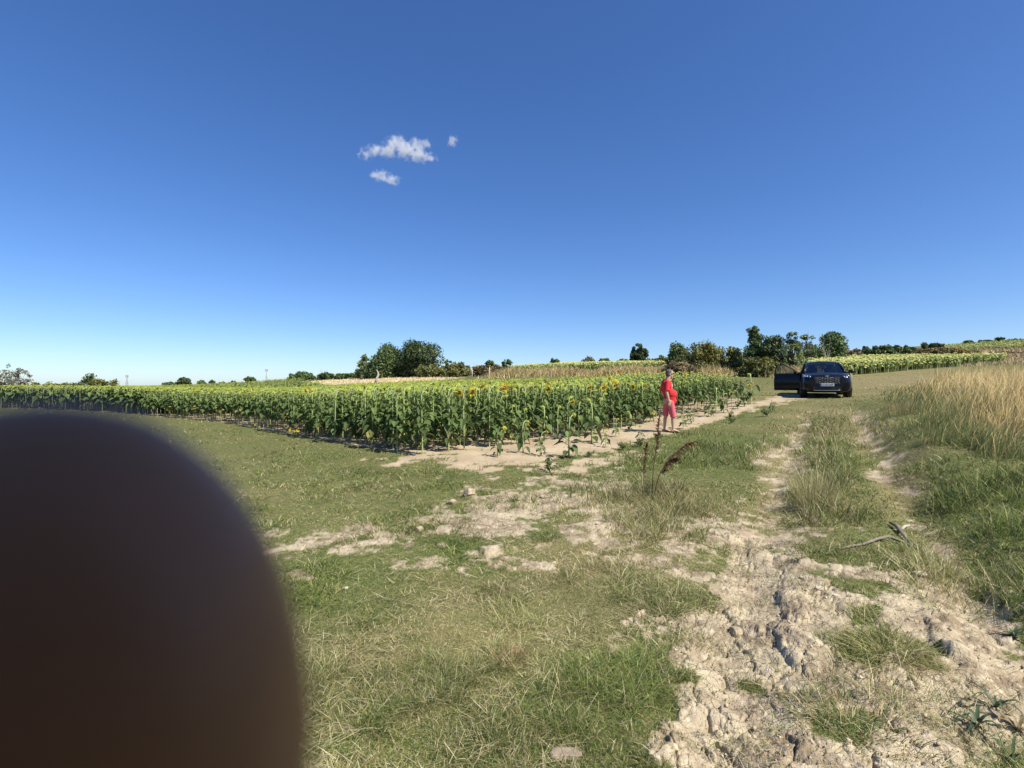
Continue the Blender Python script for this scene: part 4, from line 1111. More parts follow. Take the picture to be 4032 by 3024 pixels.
    sw = MB(); c = Vector((.38, -.34, 1.08)); q = Euler((R(65), 0, 0)).to_matrix()
    sw.tube([c + q @ Vector((.18 * math.cos(k * math.pi / 8), .18 * math.sin(k * math.pi / 8), 0)) for k in range(17)], .014, 6, cap=False); sw.box(c, (.32, .03, .03)); sw.build("steering_wheel", M_BLK, root)
    rv = MB(); rv.box((0, -.28, 1.45), (.24, .03, .07)); rv.build("rear_view_mirror", M_BLK, root)
    # front face
    g = MB(); g.add([(-.50, -2.305, .86), (.50, -2.305, .86), (.42, -2.325, .58), (-.42, -2.325, .58)], [(0, 3, 2, 1)]); 
    g.box((0, -2.28, .72), (.94, .05, .30), taper=1.0)
    gr = g.build("grille", M_BLK, root); bv = gr.modifiers.new("b", 'BEVEL'); bv.width = .02; bv.segments = 2
    bars = MB()
    for i in range(6):
        z = .62 + i * .044
        for k in range(9):
            x0 = -.44 + k * .098; off = .012 if (i + k) % 2 else -.012
            bars.tube([(x0, -2.325, z + off), (x0 + .035, -2.33, z + off), (x0 + .063, -2.33, z - off), (x0 + .098, -2.325, z - off)], .0065, 4)
    bars.build("grille_mesh", M_GRY, gr)
    bd = MB(); bd.ball((0, -2.30, .905), (.07, .018, .030), 16, 8); bd.build("badge", M_CHR, root)
    # lower intake, skid strip, splitter
    lo = MB(); lo.box((0, -2.30, .40), (1.05, .06, .13), taper=.95); ob = lo.build("lower_intake", M_BLK, root)
    sk = MB(); sk.tube([(-.52, -2.29, .33), (-.4, -2.335, .315), (.4, -2.335, .315), (.52, -2.29, .33)], .014, 6); sk.build("bumper_trim", M_CHR, root)
    for s in (-1, 1):
        L = MB()     # headlight housing, swept back
        A = [(s * .50, -2.255, .86), (s * .60, -2.235, .80), (s * .86, -2.06, .835), (s * .90, -1.90, .93), (s * .80, -2.02, .965), (s * .60, -2.20, .93)]
        back = [(x * .97, y + .09, z) for x, y, z in A]; nn = len(A)
        L.add(A + back, [tuple(range(nn)), tuple(reversed(range(nn, 2 * nn)))] + [(i, (i + 1) % nn, nn + (i + 1) % nn, nn + i) for i in range(nn)])
        hl = L.build("headlight", M_LENS, root, loc=(0, -.035, 0))
        rfl = MB(); rfl.add([(x, y + .03, z) for x, y, z in A], [tuple(range(nn))]); rfl.build("reflector", M_CHR, hl)
        for bx, by, bz, br in ((.62, -2.215, .875, .034), (.71, -2.15, .885, .036), (.80, -2.07, .90, .030)):
            b = MB(); b.ball((s * bx, by, bz), br, 10, 7); b.build("lamp_bulb", M_CHR, hl)
        f = MB(); f.box((s * .72, -2.20, .50), (.16, .06, .10), rot=Euler((0, 0, R(-22 * s) * -1)).to_matrix()); f.build("fog_light_recess", M_BLK, root)
        f = MB(); f.ball((s * .74, -2.225, .52), (.028, .015, .028), 10, 6); f.build("fog_light", M_CHR, root)
        cv = MB(); cv.tube([(s * .50, -2.30, .72), (s * .62, -2.265, .60), (s * .80, -2.16, .56)], [.012, .016, .008], 5); cv.build("bumper_crease", M_PAINT, root)
        rl = MB(); rl.tube([(s * .62, .05, 1.60), (s * .645, .3, 1.655), (s * .645, 1.2, 1.655), (s * .60, 1.6, 1.58)], .016, 6); rl.build("roof_rail", M_BLK, root)
        # wheels
        for y in (-1.38, 1.33):
            ax = s * .865; tw = MB(); prof = [(.23, -.10), (.325, -.11), (.345, -.08), (.35, 0), (.345, .08), (.325, .11), (.23, .10)]
            rows = [[(ax + dx, y + r_ * math.cos(2 * math.pi * k / 28), .35 + r_ * math.sin(2 * math.pi * k / 28)) for k in range(28)] for r_, dx in prof]
            tw.grid(rows, closed=True, flip=(s < 0))
            wh = empty("wheel"); wh.parent = root
            tw.build("tyre", M_RUB, wh)
            rm = MB(); xo = ax + s * .085
            rm.tube([(ax - .09, y, .35), (ax + .09, y, .35)], [.235, .235], 24, cap=False)
            rm.ball((xo, y, .35), (.02, .05, .05), 10, 6)
            for k in range(10):
                a = 2 * math.pi * k / 10; rm.tube([(xo, y + .03 * math.cos(a), .35 + .03 * math.sin(a)), (xo, y + .232 * math.cos(a), .35 + .232 * math.sin(a))], [.020, .014], 4)
            rm.build("rim", M_GRY, wh)
            ar = MB(); ar.tube([(s * .925, y + .40 * math.cos(t), .34 + .40 * math.sin(t)) for t in np.linspace(-.1, math.pi + .1, 15)], .035, 6); ar.build("wheel_arch", M_BLK, root)
            wl_ = MB(); wl_.tube([(s * .70, y, .36), (s * .947, y, .36)], [.39, .39], 24); wl_.build("wheel_well", M_BLK, root)
    # number plate
    pm = MB(); pm.box((0, -2.35, .545), (.52, .012, .112)); p = pm.build("number_plate", M_WHT, root)
    pb = MB(); pb.box((-.235, -2.3585, .545), (.044, .008, .104)); pb.build("plate_band", M_BLU, p)
    for tx, x in (("34", -.16), ("NR", -.035), ("4", .055), ("008", .16)):
        me = text_mb(tx, .088); me.materials.append(M_INK); o = bpy.data.objects.new("plate_text", me); link(o, p); o.rotation_euler = (R(90), 0, 0); o.location = (x, -2.359, .545)
    # mirror on the closed side
    def mirror(par, loc, s):
        m = MB(); m.ball(loc, (.115, .07, .075), 14, 9); m.tube([(loc[0] - s * .08, loc[1] + .02, loc[2] - .03), (loc[0] - s * .2, loc[1] + .06, loc[2] - .05)], [.03, .025], 6)
        mo = m.build("door_mirror", M_PAINT, par); g_ = MB(); g_.ball((loc[0], loc[1] + .052, loc[2]), (.09, .022, .055), 12, 6); g_.build("mirror_glass", M_CHR, mo)
    mirror(root, (1.06, -.80, 1.12), 1)
    # doorway on the open side: solid black panel stands in for sill and shaded opening
    dw = MB(); dw.box((-.915, -.30, .68), (.05, 1.12, .72)); dw.build("doorway_shade_panel", M_BLK, root)
    # open front door, hinged at its front edge
    d = empty("front_door", (-.945, -.93, 0), rz=0); d.parent = root
    d.rotation_euler = (0, 0, R(68))
    # local door: hinge at x=0,y=0, runs along +y for 1.15
    dp = MB(); prof = [(-.02, .30), (-.045, .42), (-.055, .62), (-.05, .80), (-.02, .95), (.0, 1.05)]
    rows = []
    for k, y in enumerate(np.linspace(0, 1.13, 8)):
        rows.append([(x, y, z + (.02 if z > .9 else 0)) for x, z in prof] + [(.07, y, 1.05), (.10, y, .7), (.07, y, .32)])
    dp.grid(rows, closed=True, flip=True); dp.add(rows[0], [tuple(range(9))]); dp.add(rows[-1], [tuple(reversed(range(9)))])
    dp.build("door_panel", M_PAINT, d)
    fr = MB(); fr.tube([(.0, .0, 1.06), (.09, .35, 1.26), (.19, .78, 1.46), (.225, 1.02, 1.49), (.20, 1.12, 1.44), (.02, 1.12, 1.05)], [.026, .022, .022, .022, .024, .03], 6); fr.build("window_frame", M_PAINT, d)
    gl = MB(); gl.add([(.01, .05, 1.06), (.09, .36, 1.25), (.19, .78, 1.45), (.215, 1.0, 1.475), (.19, 1.1, 1.42), (.02, 1.1, 1.06)], [(0, 1, 2, 3, 4, 5)]); gl.build("door_glass", M_GLS, d)
    mirror(d, (-.14, .16, 1.13), -1)
    hd = MB(); hd.tube([(-.065, .88, .86), (-.085, .92, .86), (-.085, 1.03, .86), (-.065, 1.07, .86)], .014, 6); hd.build("door_handle", M_PAINT, d)
    tr = MB(); tr.tube([(-.052, .02, .36), (-.056, 1.1, .36)], .02, 6); tr.build("door_trim", M_BLK, d)
build_car()
# ------------------------------------------------------------ people
def mat_skin(name, col, sss=.12):
    m = mat_simple(name, col, .5, noise=.12, scale=25, spec=.35, bump=.15)
    b = [n_ for n_ in m.node_tree.nodes if n_.type == 'BSDF_PRINCIPLED'][0]
    b.inputs['Subsurface Weight'].default_value = sss; b.inputs['Subsurface Radius'].default_value = (1, .35, .2); b.inputs['Subsurface Scale'].default_value = .004
    return m
M_SKIN = mat_skin("skin", (.52, .33, .22)); M_SKIN2 = mat_skin("vignetted_skin", (.34, .15, .065))  # second skin colour darkened to stand in for lens vignetting
M_RED = mat_simple("red_cotton", (.62, .018, .028), .85, noise=.15, scale=14, bump=.5)
M_PNK = mat_simple("pink_cotton", (.66, .13, .16), .85, noise=.15, scale=12, bump=.5)
M_HAIR = mat_simple("grey_hair", (.11, .095, .09), .7, noise=.5, scale=90, bump=.6)
M_NAIL = mat_simple("nail", (.62, .42, .35), .3)
def hand(mb, wrist, d, side, palmn, L=.185, curl=.5):
    """adds palm, four fingers and a thumb. d: direction of hand, side: towards the thumb, palmn: palm normal"""
    d = Vector(d).normalized(); s = Vector(side).normalized(); p = Vector(palmn).normalized(); w = Vector(wrist)
    for t in (-.5, 0, .5): capsule(mb, w + s * t * .03, w + d * L * .46 + s * t * .055, .016, .013, 8)
    for i, (o, l) in enumerate(((.033, .36), (.011, .40), (-.011, .375), (-.032, .30))):
        b = w + d * L * .46 + s * o; ln = L * l; pts = [b]; dd = d.copy()
        for k, f in enumerate((.45, .32, .23)):
            dd = (dd + p * curl * (.55 + .25 * k)).normalized(); pts.append(pts[-1] + dd * ln * f)
        chain(mb, pts, [.0095, .0088, .0080, .0070], 8)
    b = w + d * L * .12 + s * .026; m1 = b + (d * .55 + s * .6 + p * .3).normalized() * .042; m2 = m1 + (d * .9 + s * .15 + p * .3).normalized() * .03; m3 = m2 + (d * .95 + p * .35).normalized() * .024
    chain(mb, [b, m1, m2, m3], [.014, .012, .0105, .009], 8)
def build_man():
    x, y = ground_xy(2634, 1703); root = empty("person", (x, y, gz(x, y)))
    root.scale = (.96, .96, .98)
    tag(root, "man in a red t-shirt and pink shorts standing at the field edge, facing right", "person")
    b = MB()
    HX = .02
    b.ball((HX, 0, 1.655), (.098, .077, .098), 18, 12); b.ball((HX + .028, 0, 1.585), (.072, .062, .085), 16, 10); b.ball((HX - .04, 0, 1.64), (.066, .07, .085), 14, 10)
    chain(b, [(HX + .095, 0, 1.625), (HX + .118, 0, 1.590)], [.010, .016], 10)   # nose
    b.ball((HX + .088, 0, 1.555), (.018, .025, .008), 10, 6); b.ball((HX + .088, 0, 1.541), (.016, .022, .008), 10, 6); b.ball((HX + .075, 0, 1.515), (.026, .028, .02), 10, 7)
    b.ball((HX + .080, 0, 1.655), (.018, .05, .012), 10, 6)
    for s in (-1, 1):
        b.ball((HX - .01, s * .078, 1.61), (.022, .012, .033), 10, 7)
        b.ball((HX + .078, s * .03, 1.625), (.016, .018, .012), 8, 6)
    chain(b, [(HX - .015, 0, 1.57), (-.045, 0, 1.40)], [.060, .070])
    # trunk
    b.ball((-.06, 0, 1.30), (.12, .19, .15), 18, 12); b.ball((.03, 0, 1.03), (.16, .17, .19), 18, 12); b.ball((-.02, 0, .88), (.14, .17, .12), 18, 12)
    for s, sh, el, wr in ((-1, (-.085, -.185, 1.385), (-.135, -.245, 1.10), (-.075, -.265, .86)), (1, (-.085, .185, 1.385), (-.11, .25, 1.10), (.0, .25, .87))):
        chain(b, [sh, el], [.058, .043]); chain(b, [el, Vector(el).lerp(Vector(wr), .3), wr], [.043, .041, .028])
        hand(b, wr, (.12 if s < 0 else .25, 0, -1), (1, 0, .1), (0, -s, 0), .18, .32)
    legs = [(-1, (-.0, -.095, .86), (.095, -.10, .47), (.085, -.10, .09), (.98, -.2)), (1, (-.02, .10, .86), (-.045, .12, .47), (-.09, .13, .09), (.75, -.65))]
    for s, hp, kn, an, fd in legs:
        chain(b, [hp, kn], [.088, .058]); kv = Vector(kn); av = Vector(an)
        chain(b, [kn, kv.lerp(av, .3) + Vector((-.012, 0, 0)), an], [.054, .053, .034])
        f = Vector((fd[0], fd[1], 0)).normalized(); sd = Vector((-f.y, f.x, 0))
        capsule(b, av + Vector((0, 0, -.045)) - f * .03, av + Vector((0, 0, -.05)) + f * .02, .036, .034); chain(b, [av + Vector((0, 0, -.02)), av + f * .08 + Vector((0, 0, -.045)), av + f * .15 + Vector((0, 0, -.062))], [.036, .032, .022])
        for i in range(5): t0 = av + f * .145 + sd * (i - 2) * .016 + Vector((0, 0, -.066)); capsule(b, t0, t0 + f * (.035 - .003 * abs(i - 1)), .011, .009, 8)
    remeshed(b, "body", M_SKIN, .008, root, 3)
    # t-shirt
    t = MB(); t.ball((-.06, 0, 1.29), (.145, .215, .165), 18, 12); t.ball((.04, 0, 1.05), (.178, .195, .175), 20, 12); t.ball((-.04, 0, 1.15), (.135, .19, .17), 18, 12)
    t.tube([(.03, 0, .81), (.035, 0, .88), (.03, 0, 1.0), (.0, 0, 1.12)], [.168, .172, .178, .16], 20)
    t.tube([(-.052, 0, 1.34), (-.05, 0, 1.435)], [.12, .078], 16)
    for s, sh, el in ((-1, (-.085, -.175, 1.385), (-.125, -.235, 1.15)), (1, (-.085, .175, 1.385), (-.11, .235, 1.15))):
        chain(t, [(-.05, s * .08, 1.40), sh], [.055, .072]); t.tube([sh, Vector(sh).lerp(Vector(el), .5), el], [.074, .074, .077], 14)
    sh_ = remeshed(t, "t_shirt", M_RED, .009, root, 3)
    pr = MB(); me = sh_.data
    for p in me.polygons:
        c = p.center
        if 1.225 < c.z < 1.345 and c.x > -.005 and -.15 < c.y < .15:
            row = (c.z - 1.225) / .04
            if row % 1 < .78:
                pr.add([me.vertices[i].co + me.vertices[i].normal * .003 for i in p.vertices], [tuple(range(len(p.vertices)))], None, True)
    if pr.V: pr.build("shirt_print", mat_simple("white_print", (.85, .80, .80), .7), sh_)
    # shorts
    q = MB(); q.ball((0, 0, .88), (.155, .175, .12), 18, 12)
    q.tube([(.0, -.095, .86), (.055, -.10, .64), (.092, -.10, .42)], [.110, .092, .082], 16); q.tube([(-.02, .09, .86), (-.045, .11, .64), (-.062, .115, .44)], [.110, .090, .080], 16)
    so = remeshed(q, "shorts", M_PNK, .009, root, 3)
    # hair
    h = MB(); h.ball((HX - .018, 0, 1.672), (.098, .083, .088), 18, 12); h.ball((HX - .052, 0, 1.62), (.060, .076, .085), 16, 10)
    for i in range(60):
        a = random.uniform(0, 6.28); z = random.uniform(.1, 1); rr = math.sqrt(1 - z * z * .9); h.ball((HX - .02 + .09 * rr * math.cos(a), .076 * rr * math.sin(a), 1.675 + .084 * z), .011, 6, 4)
    remeshed(h, "hair", M_HAIR, .007, root, 1)
    g = MB()
    for s in (-1, 1):
        g.ball((HX + .098, s * .034, 1.628), (.010, .027, .019), 10, 7); g.tube([(HX + .098, s * .056, 1.634), (HX + .05, s * .080, 1.636), (HX - .01, s * .084, 1.63)], .0055, 5)
    g.tube([(HX + .106, -.02, 1.634), (HX + .106, .02, 1.634)], .005, 5); g.build("sunglasses", M_BLK, root)
    for s, hp, kn, an, fd in legs:
        f = Vector((fd[0], fd[1], 0)).normalized(); rot = f.to_track_quat('Y', 'Z').to_matrix(); a = Vector(an); c = Vector((a.x, a.y, .012)) + f * .06
        fl = MB(); V = []
        for z in (-.012, .010):
            for yy, ww in ((-.13, .03), (-.11, .04), (0, .038), (.08, .05), (.12, .045), (.14, .02)): V += [c + rot @ Vector((-ww, yy, z)), c + rot @ Vector((ww, yy, z))]
        F = []
        for o_ in (0, 12):
            for i in range(5): F.append((o_ + 2 * i, o_ + 2 * i + 1, o_ + 2 * i + 3, o_ + 2 * i + 2))
        for i in range(5): F += [(2 * i, 2 * i + 2, 14 + 2 * i, 12 + 2 * i), (2 * i + 1, 13 + 2 * i, 15 + 2 * i, 2 * i + 3)]
        F += [(0, 12, 13, 1), (10, 11, 23, 22)]
        fl.add(V, F); sd = rot @ Vector((1, 0, 0))
        fl.tube([c - sd * .042 + f * .0 + Vector((0, 0, .005)), c + f * .05 + Vector((0, 0, .055)), c + sd * .042 + Vector((0, 0, .005))], .010, 6)
        fl.build("sandal", M_BLK, root)
build_man()

# ------------------------------------------------------------ the photographer's hand, phone and the finger on the lens
def build_finger():
    C0 = Vector((0, 0, CH))
    root = empty("person", (0, -.1, 0)); tag(root, "hand of the photographer with a fingertip over the lower left of the lens", "person")
    f = MB(); o = lambda x, y, z: (x, y + .1, z + CH)
    f.ball(o(-.01565, .0170, -.0133), (.0086, .0078, .0131), 40, 30)
    chain(f, [o(-.0158, .0172, -.0185), o(-.0175, .0195, -.034)], [.0083, .0086], 24)
    chain(f, [o(-.0175, .0195, -.034), o(-.024, .020, -.058), o(-.036, -.006, -.092)], [.0088, .0094, .0105], 20)
    # palm and wrist under the phone
    for a, b_, r0, r1 in (((-.036, -.006, -.092), (-.05, -.06, -.135), .013, .018), ((-.016, -.012, -.098), (-.035, -.07, -.140), .013, .018), ((.004, -.016, -.100), (-.02, -.075, -.145), .012, .017), ((.022, -.022, -.102), (-.01, -.080, -.145), .011, .016)):
        capsule(f, o(*a), o(*b_), r0, r1, 16)
    for m_, t1, t2, t3 in (((-.016, -.012, -.098), (-.004, .012, -.072), (.000, .006, -.046), (.002, -.003, -.0245)), ((.004, -.016, -.100), (.014, .010, -.074), (.019, .005, -.047), (.021, -.004, -.0245)), ((.022, -.022, -.102), (.033, .004, -.078), (.037, .002, -.050), (.038, -.006, -.0245))):
        chain(f, [o(*m_), o(*t1), o(*t2), o(*t3)], [.0105, .0095, .0088, .0078], 14)
    chain(f, [o(-.05, -.06, -.135), o(-.045, -.045, -.095), o(-.030, -.026, -.056), o(-.014, -.021, -.012)], [.018, .014, .0115, .010], 16)   # thumb on the screen side
    capsule(f, o(-.035, -.07, -.14), o(-.06, -.14, -.20), .030, .027, 18); capsule(f, o(-.06, -.14, -.20), o(-.16, -.40, -.36), .028, .042, 18)
    hnd = remeshed(f, "body", M_SKIN2, .0011, root, 6)
    hnd.location = (0, 0, 0)
    n = MB(); n.ball(o(-.0200, .0252, -.0135), (.0045, .0018, .0070), 20, 12); n.build("fingernail", M_NAIL, root)
    # the phone, just behind the camera point
    ph = empty("smartphone", (0, -.01, CH)); tag(ph, "smartphone held sideways by the photographer, its lens partly covered by a fingertip", "phone")
    b = MB(); b.box((.055, .0045, .022), (.147, .0075, .0715)); o_ = b.build("phone_body", mat_simple("dark_phone_glass", (.03, .032, .04), .3), ph)
    bv = o_.modifiers.new("b", 'BEVEL'); bv.width = .0035; bv.segments = 3
    b = MB()
    for dx, dz in ((0, 0), (.019, .019)): b.tube([(dx, .0078, dz), (dx, .0094, dz)], [.0075, .0070], 24)
    b.build("lens_ring", M_BLK, ph)
build_finger()
# ------------------------------------------------------------ small things on the ground
M_STK = mat_plant("weathered_wood", .9, 0.0, noise=.3, scale=60)
M_DOCK = mat_plant("dock_seed", .8, .1)
M_WEED = mat_plant("weed_leaf", .5, .15)
M_ROCK = mat_simple("pale_stone", (.56, .49, .36), .95, noise=.35, scale=22, bump=.9)
M_CLOD = mat_simple("dried_clay", (.42, .34, .22), .97, noise=.4, scale=26, bump=1.0)
def build_sticks():
    def P(px, py, dz=0.0):
        x, y = ground_xy(px, py); return Vector((x, y, gz(x, y) + dz))
    o0 = P(3470, 2150)
    m = MB(); pts = [P(3300, 2176, .012), P(3345, 2168, .02), P(3400, 2158, .022), P(3455, 2138, .035), P(3500, 2122, .045), P(3560, 2130, .035), P(3620, 2150, .022)]
    m.tube([p - o0 for p in pts], [.007, .010, .012, .014, .016, .015, .008], 8, cols=[(.20, .165, .13)] * 4 + [(.19, .18, .12)] * 3)
    m.tube([P(3500, 2122, .045) - o0, P(3508, 2138, .03) - o0], [.008, .004], 5, (.2, .16, .12))
    o = m.build("fallen_branch", M_STK, loc=tuple(o0)); tag(o, "long thin curved grey branch lying across the right wheel rut", "branch")
    o1 = P(3560, 2110); m = MB()
    m.tube([P(3504, 2056, .03) - o1, P(3530, 2072, .05) - o1, P(3556, 2098, .045) - o1, P(3590, 2130, .025) - o1], [.012, .018, .017, .010], 8, (.17, .14, .12))
    m.tube([P(3548, 2085, .055) - o1, P(3562, 2070, .055) - o1, P(3582, 2060, .05) - o1], [.016, .014, .009], 7, (.42, .38, .31))
    o = m.build("broken_branch", M_STK, loc=tuple(o1)); tag(o, "short thick forked piece of dead branch just behind the long thin branch", "branch")
build_sticks()
def build_dock():
    bx, by = ground_xy(2566, 1975); bz = gz(bx, by); sc = by / FPX
    root = empty("dock_plant", (bx, by, bz)); tag(root, "dead dock plant with dark red brown seed heads in front of the man", "plant")
    P = lambda px, py, dy=0: Vector(((px - 2566) * sc, dy, (1975 - py) * sc))
    rnd = random.Random(5)
    stems = [([(2566, 1990), (2572, 1850), (2586, 1760), (2592, 1690), (2596, 1632)], .0065, 0, .45, 5.5), ([(2530, 1975), (2538, 1870), (2546, 1790), (2552, 1745)], .004, .05, .35, 3.0),
             ([(2560, 1985), (2590, 1870), (2640, 1795), (2690, 1752), (2712, 1745)], .006, -.05, .4, 0), ([(2562, 1985), (2592, 1872), (2622, 1820), (2652, 1805)], .005, -.03, .4, 0)]
    for px_, r0, dy, t0, sd in stems:
        pts = [P(a, b, dy) for a, b in px_]; st = MB(); st.tube(pts, [r0, r0 * .9, r0 * .8, r0 * .6, r0 * .4][:len(pts)], 6, (.12, .06, .035))
        s_ = st.build("stem", M_DOCK, root); sh = MB()
        def along(t):
            k = t * (len(pts) - 1); i = min(int(k), len(pts) - 2); return pts[i].lerp(pts[i + 1], k - i)
        nb = 26 if sd == 0 else 34
        for i in range(nb):
            t = t0 + (1 - t0) * i / nb; p = along(t)
            if sd == 0:  # drooping side branches on the leaning stems
                L = rnd.uniform(.02, .10) * (1.2 - abs(t - .75)); q = p + Vector((L * rnd.uniform(.5, 1.2), rnd.uniform(-.03, .03), L * .35)); e = q + Vector((L * .5, 0, -L * rnd.uniform(.2, .7)))
                chainp = [p, q, e]
            else:
                a = rnd.uniform(0, 6.28); L = rnd.uniform(.01, .045); q = p + Vector((L * math.cos(a), L * math.sin(a), L * .9)); chainp = [p, q]
            for j in range(len(chainp) - 1):
                for w in range(15):
                    c = chainp[j].lerp(chainp[j + 1], rnd.random()) + Vector((rnd.gauss(0, .005), rnd.gauss(0, .006), rnd.gauss(0, .005))); s = rnd.uniform(.005, .0095)
                    g = rnd.uniform(.6, 1.4); u = Vector((rnd.gauss(0, 1), rnd.gauss(0, 1), rnd.gauss(0, 1))).normalized() * s; v = u.orthogonal().normalized() * s
                    sh.add([c - u, c - v, c + u, c + v], [(0, 1, 2, 3)], (.085 * g, .025 * g, .017 * g))
            if sd > 4 and rnd.random() < .3:
                a = rnd.uniform(-.6, .6) + (0 if rnd.random() < .6 else math.pi); q = [p, p + Vector((.03 * math.cos(a), .01, .02)), p + Vector((.055 * math.cos(a), .01, .005)), p + Vector((.06 * math.cos(a), .01, -.02))]
                sh.tube(q, [.003, .003, .0025, .001], 4, (.12, .07, .04), cap=False)
        sh.build("seed_head", M_DOCK, s_)
build_dock()
def blade(mb, base, az, L, w, rise, col, seg=5, fold=.25):
    d = Vector((math.sin(az), math.cos(az), 0)); s = Vector((d.y, -d.x, 0)); b = Vector(base); rows = []
    for i in range(seg + 1):
        t = i / seg; p = b + d * L * t + Vector((0, 0, rise * math.sin(t * 2.6))); ww = w * (1 - t) ** .6 * (.5 + min(t * 3, .5)) 
        rows.append([p - s * ww, p - Vector((0, 0, ww * fold)), p + s * ww])
    mb.grid(rows, col)
WEEDS = [(3920, 2770, 9, .13, "dark strap leaved weed growing on the bare clay, upper one at the lower right"), (3845, 2850, 8, .12, "half withered weed with long thin leaves left of the other weeds at the lower right"), (3985, 2950, 7, .13, "spreading dark green weed in the lower right corner"),
         (4010, 2850, 7, .12, "dry brown leaved weed cut by the right edge of the picture"), (3990, 2480, 11, .11, "dark green leafy weed beside the pale clod at the right edge"), (2180, 1830, 0, 0, None)]
for q, (px, py, nb, L, lab) in enumerate(WEEDS):
    if not lab: continue
    x, y = ground_xy(px, py); rnd = random.Random(q + 40); root = empty("weed", (x, y, gz(x, y) - .004)); tag(root, lab, "weed")
    m = MB(); ph = rnd.uniform(0, 6)
    for i in range(nb):
        g = rnd.uniform(.7, 1.3); c = (.055 * g, .085 * g, .035 * g) if q != 3 else (.22 * g, .17 * g, .08 * g)
        blade(m, (0, 0, .01), ph + i * 2.4, L * rnd.uniform(.6, 1.2), .010 * rnd.uniform(.7, 1.2), L * rnd.uniform(.15, .5), c)
    m.build("leaves", M_WEED, root); c = MB(); c.tube([(0, 0, -.01), (0, 0, .03)], [.008, .004], 6, (.2, .2, .1)); c.build("stem", M_WEED, root)
# bushy little weeds at the edge of the sandy strip
for q, (px, py, H, lab) in enumerate([(2165, 1860, .26, "small greyish bushy weed at the sandy strip edge, right of the field corner"), (2520, 1760, .20, "low pale leafy weed patch on the sand behind the dock plant"), (2450, 1770, .17, "low leafy weed on the sand left of the dock plant"),
                                      (2320, 1800, .14, "very small dark weed alone on the sandy strip"), (3020, 1640, .25, "dark leafy weed at the far end of the sandy strip before the car"), (2880, 1665, .2, "small leafy weed where the grass meets the far end of the sandy strip"), (2590, 1730, .18, "small green weed between the dock stalk and the feet of the man")]):
    x, y = ground_xy(px, py); rnd = random.Random(q + 90); root = empty("bushy_weed", (x, y, gz(x, y))); tag(root, lab, "weed")
    st = MB(); lf = MB()
    for i in range(9):
        a = rnd.uniform(0, 6.28); e = Vector((math.cos(a) * H * rnd.uniform(.2, .8), math.sin(a) * H * rnd.uniform(.2, .8), H * rnd.uniform(.4, 1))); st.tube([(0, 0, 0), e * .5 + Vector((0, 0, H * .1)), e], [.006, .004, .002], 4, (.25, .28, .12))
        for j in range(9):
            p = e * rnd.uniform(.3, 1) + Vector((0, 0, .02)); g = rnd.uniform(.7, 1.4); sf_leaf(lf, p, rnd.uniform(0, 6.28), .01, H * .17, H * .14, R(rnd.uniform(-20, 50)), (.12 * g, .155 * g, .06 * g), False)
    st.build("stem", M_WEED, root); lf.build("foliage", M_WEED, root)
# yellow flowers in the grass at the left foot of the field
for q, (px, py) in enumerate([(1165, 1726), (1148, 1722), (1010, 1700)]):
    x, y = ground_xy(px, py); root = empty("yellow_flower", (x, y, gz(x, y))); tag(root, ["yellow wild flower in the grass at the left foot of the field, biggest of three", "yellow wild flower just left of the biggest one at the foot of the field", "single yellow wild flower farthest left at the foot of the field"][q], "flower")
    st = MB(); st.tube([(0, 0, 0), (.02, 0, .22)], .006, 5, (.2, .3, .08)); st.build("stem", M_SST, root); pt = MB(); rnd = random.Random(q)
    for j in range(4 if q == 0 else 2):
        c = Vector((rnd.uniform(-.08, .1), rnd.uniform(-.05, .05), .22 + rnd.uniform(-.05, .05)))
        for k in range(10):
            a = k * .628; pt.add([c, c + Vector((.028 * math.cos(a - .25), -.006, .028 * math.sin(a - .25))), c + Vector((.042 * math.cos(a), -.01, .042 * math.sin(a))), c + Vector((.028 * math.cos(a + .25), -.006, .028 * math.sin(a + .25)))], [(0, 1, 2, 3)], (.85, .60, .03))
    pt.build("petals", M_PET, root)
# tussocks with their own look
def tussock(px, py, n, H, spread, pal, lab, seed, lean=.6, w=.004):
    x, y = ground_xy(px, py); rg = np.random.default_rng(seed); z = gz(x, y)
    P = np.stack([rg.normal(0, spread, n).clip(-1.5 * spread, 1.5 * spread), rg.normal(0, spread, n).clip(-1.5 * spread, 1.5 * spread), np.zeros(n) - .01], 1); az = np.arctan2(P[:, 0], P[:, 1]) + rg.normal(0, .5, n)
    c = Cloud(); pal = np.array(pal); col = pal[rg.integers(0, len(pal), n)] * rg.uniform(.8, 1.2, (n, 1))
    c.add(*blade_arrays(P, H * rg.uniform(.4, 1, n), rg.uniform(.7, 1.3, n) * w, az, lean * rg.uniform(.4, 1.6, n), rg.uniform(.4, .95, n), col, segs=3, face=rg.uniform(0, 3.14, n)))
    o = c.build("grass_tussock", M_STRAW); o.location = (x, y, z); tag(o, lab, "grass tuft"); return o
STP = [[.46, .36, .18], [.58, .47, .25], [.30, .23, .11], [.36, .31, .14]]; GRP = [[.09, .15, .035], [.12, .17, .045], [.07, .12, .03], [.2, .2, .08]]
tussock(3500, 2580, 420, .10, .12, STP + [[.14, .15, .05]], "sprawling straw coloured tussock on the bare clay in the lower right", 1, 1.8)
tussock(3290, 2545, 420, .075, .075, GRP, "fresh green tuft just left of the sprawling straw coloured tussock", 2, .9)
tussock(3340, 2850, 650, .085, .14, GRP + STP[:2], "wide green tuft on the bare clay near the bottom edge", 3, 1.0)
tussock(2005, 2600, 170, .10, .055, [[.42, .27, .15], [.50, .36, .20], [.30, .18, .10]], "reddish brown withered tuft in the middle of the foreground grass", 4, .7)
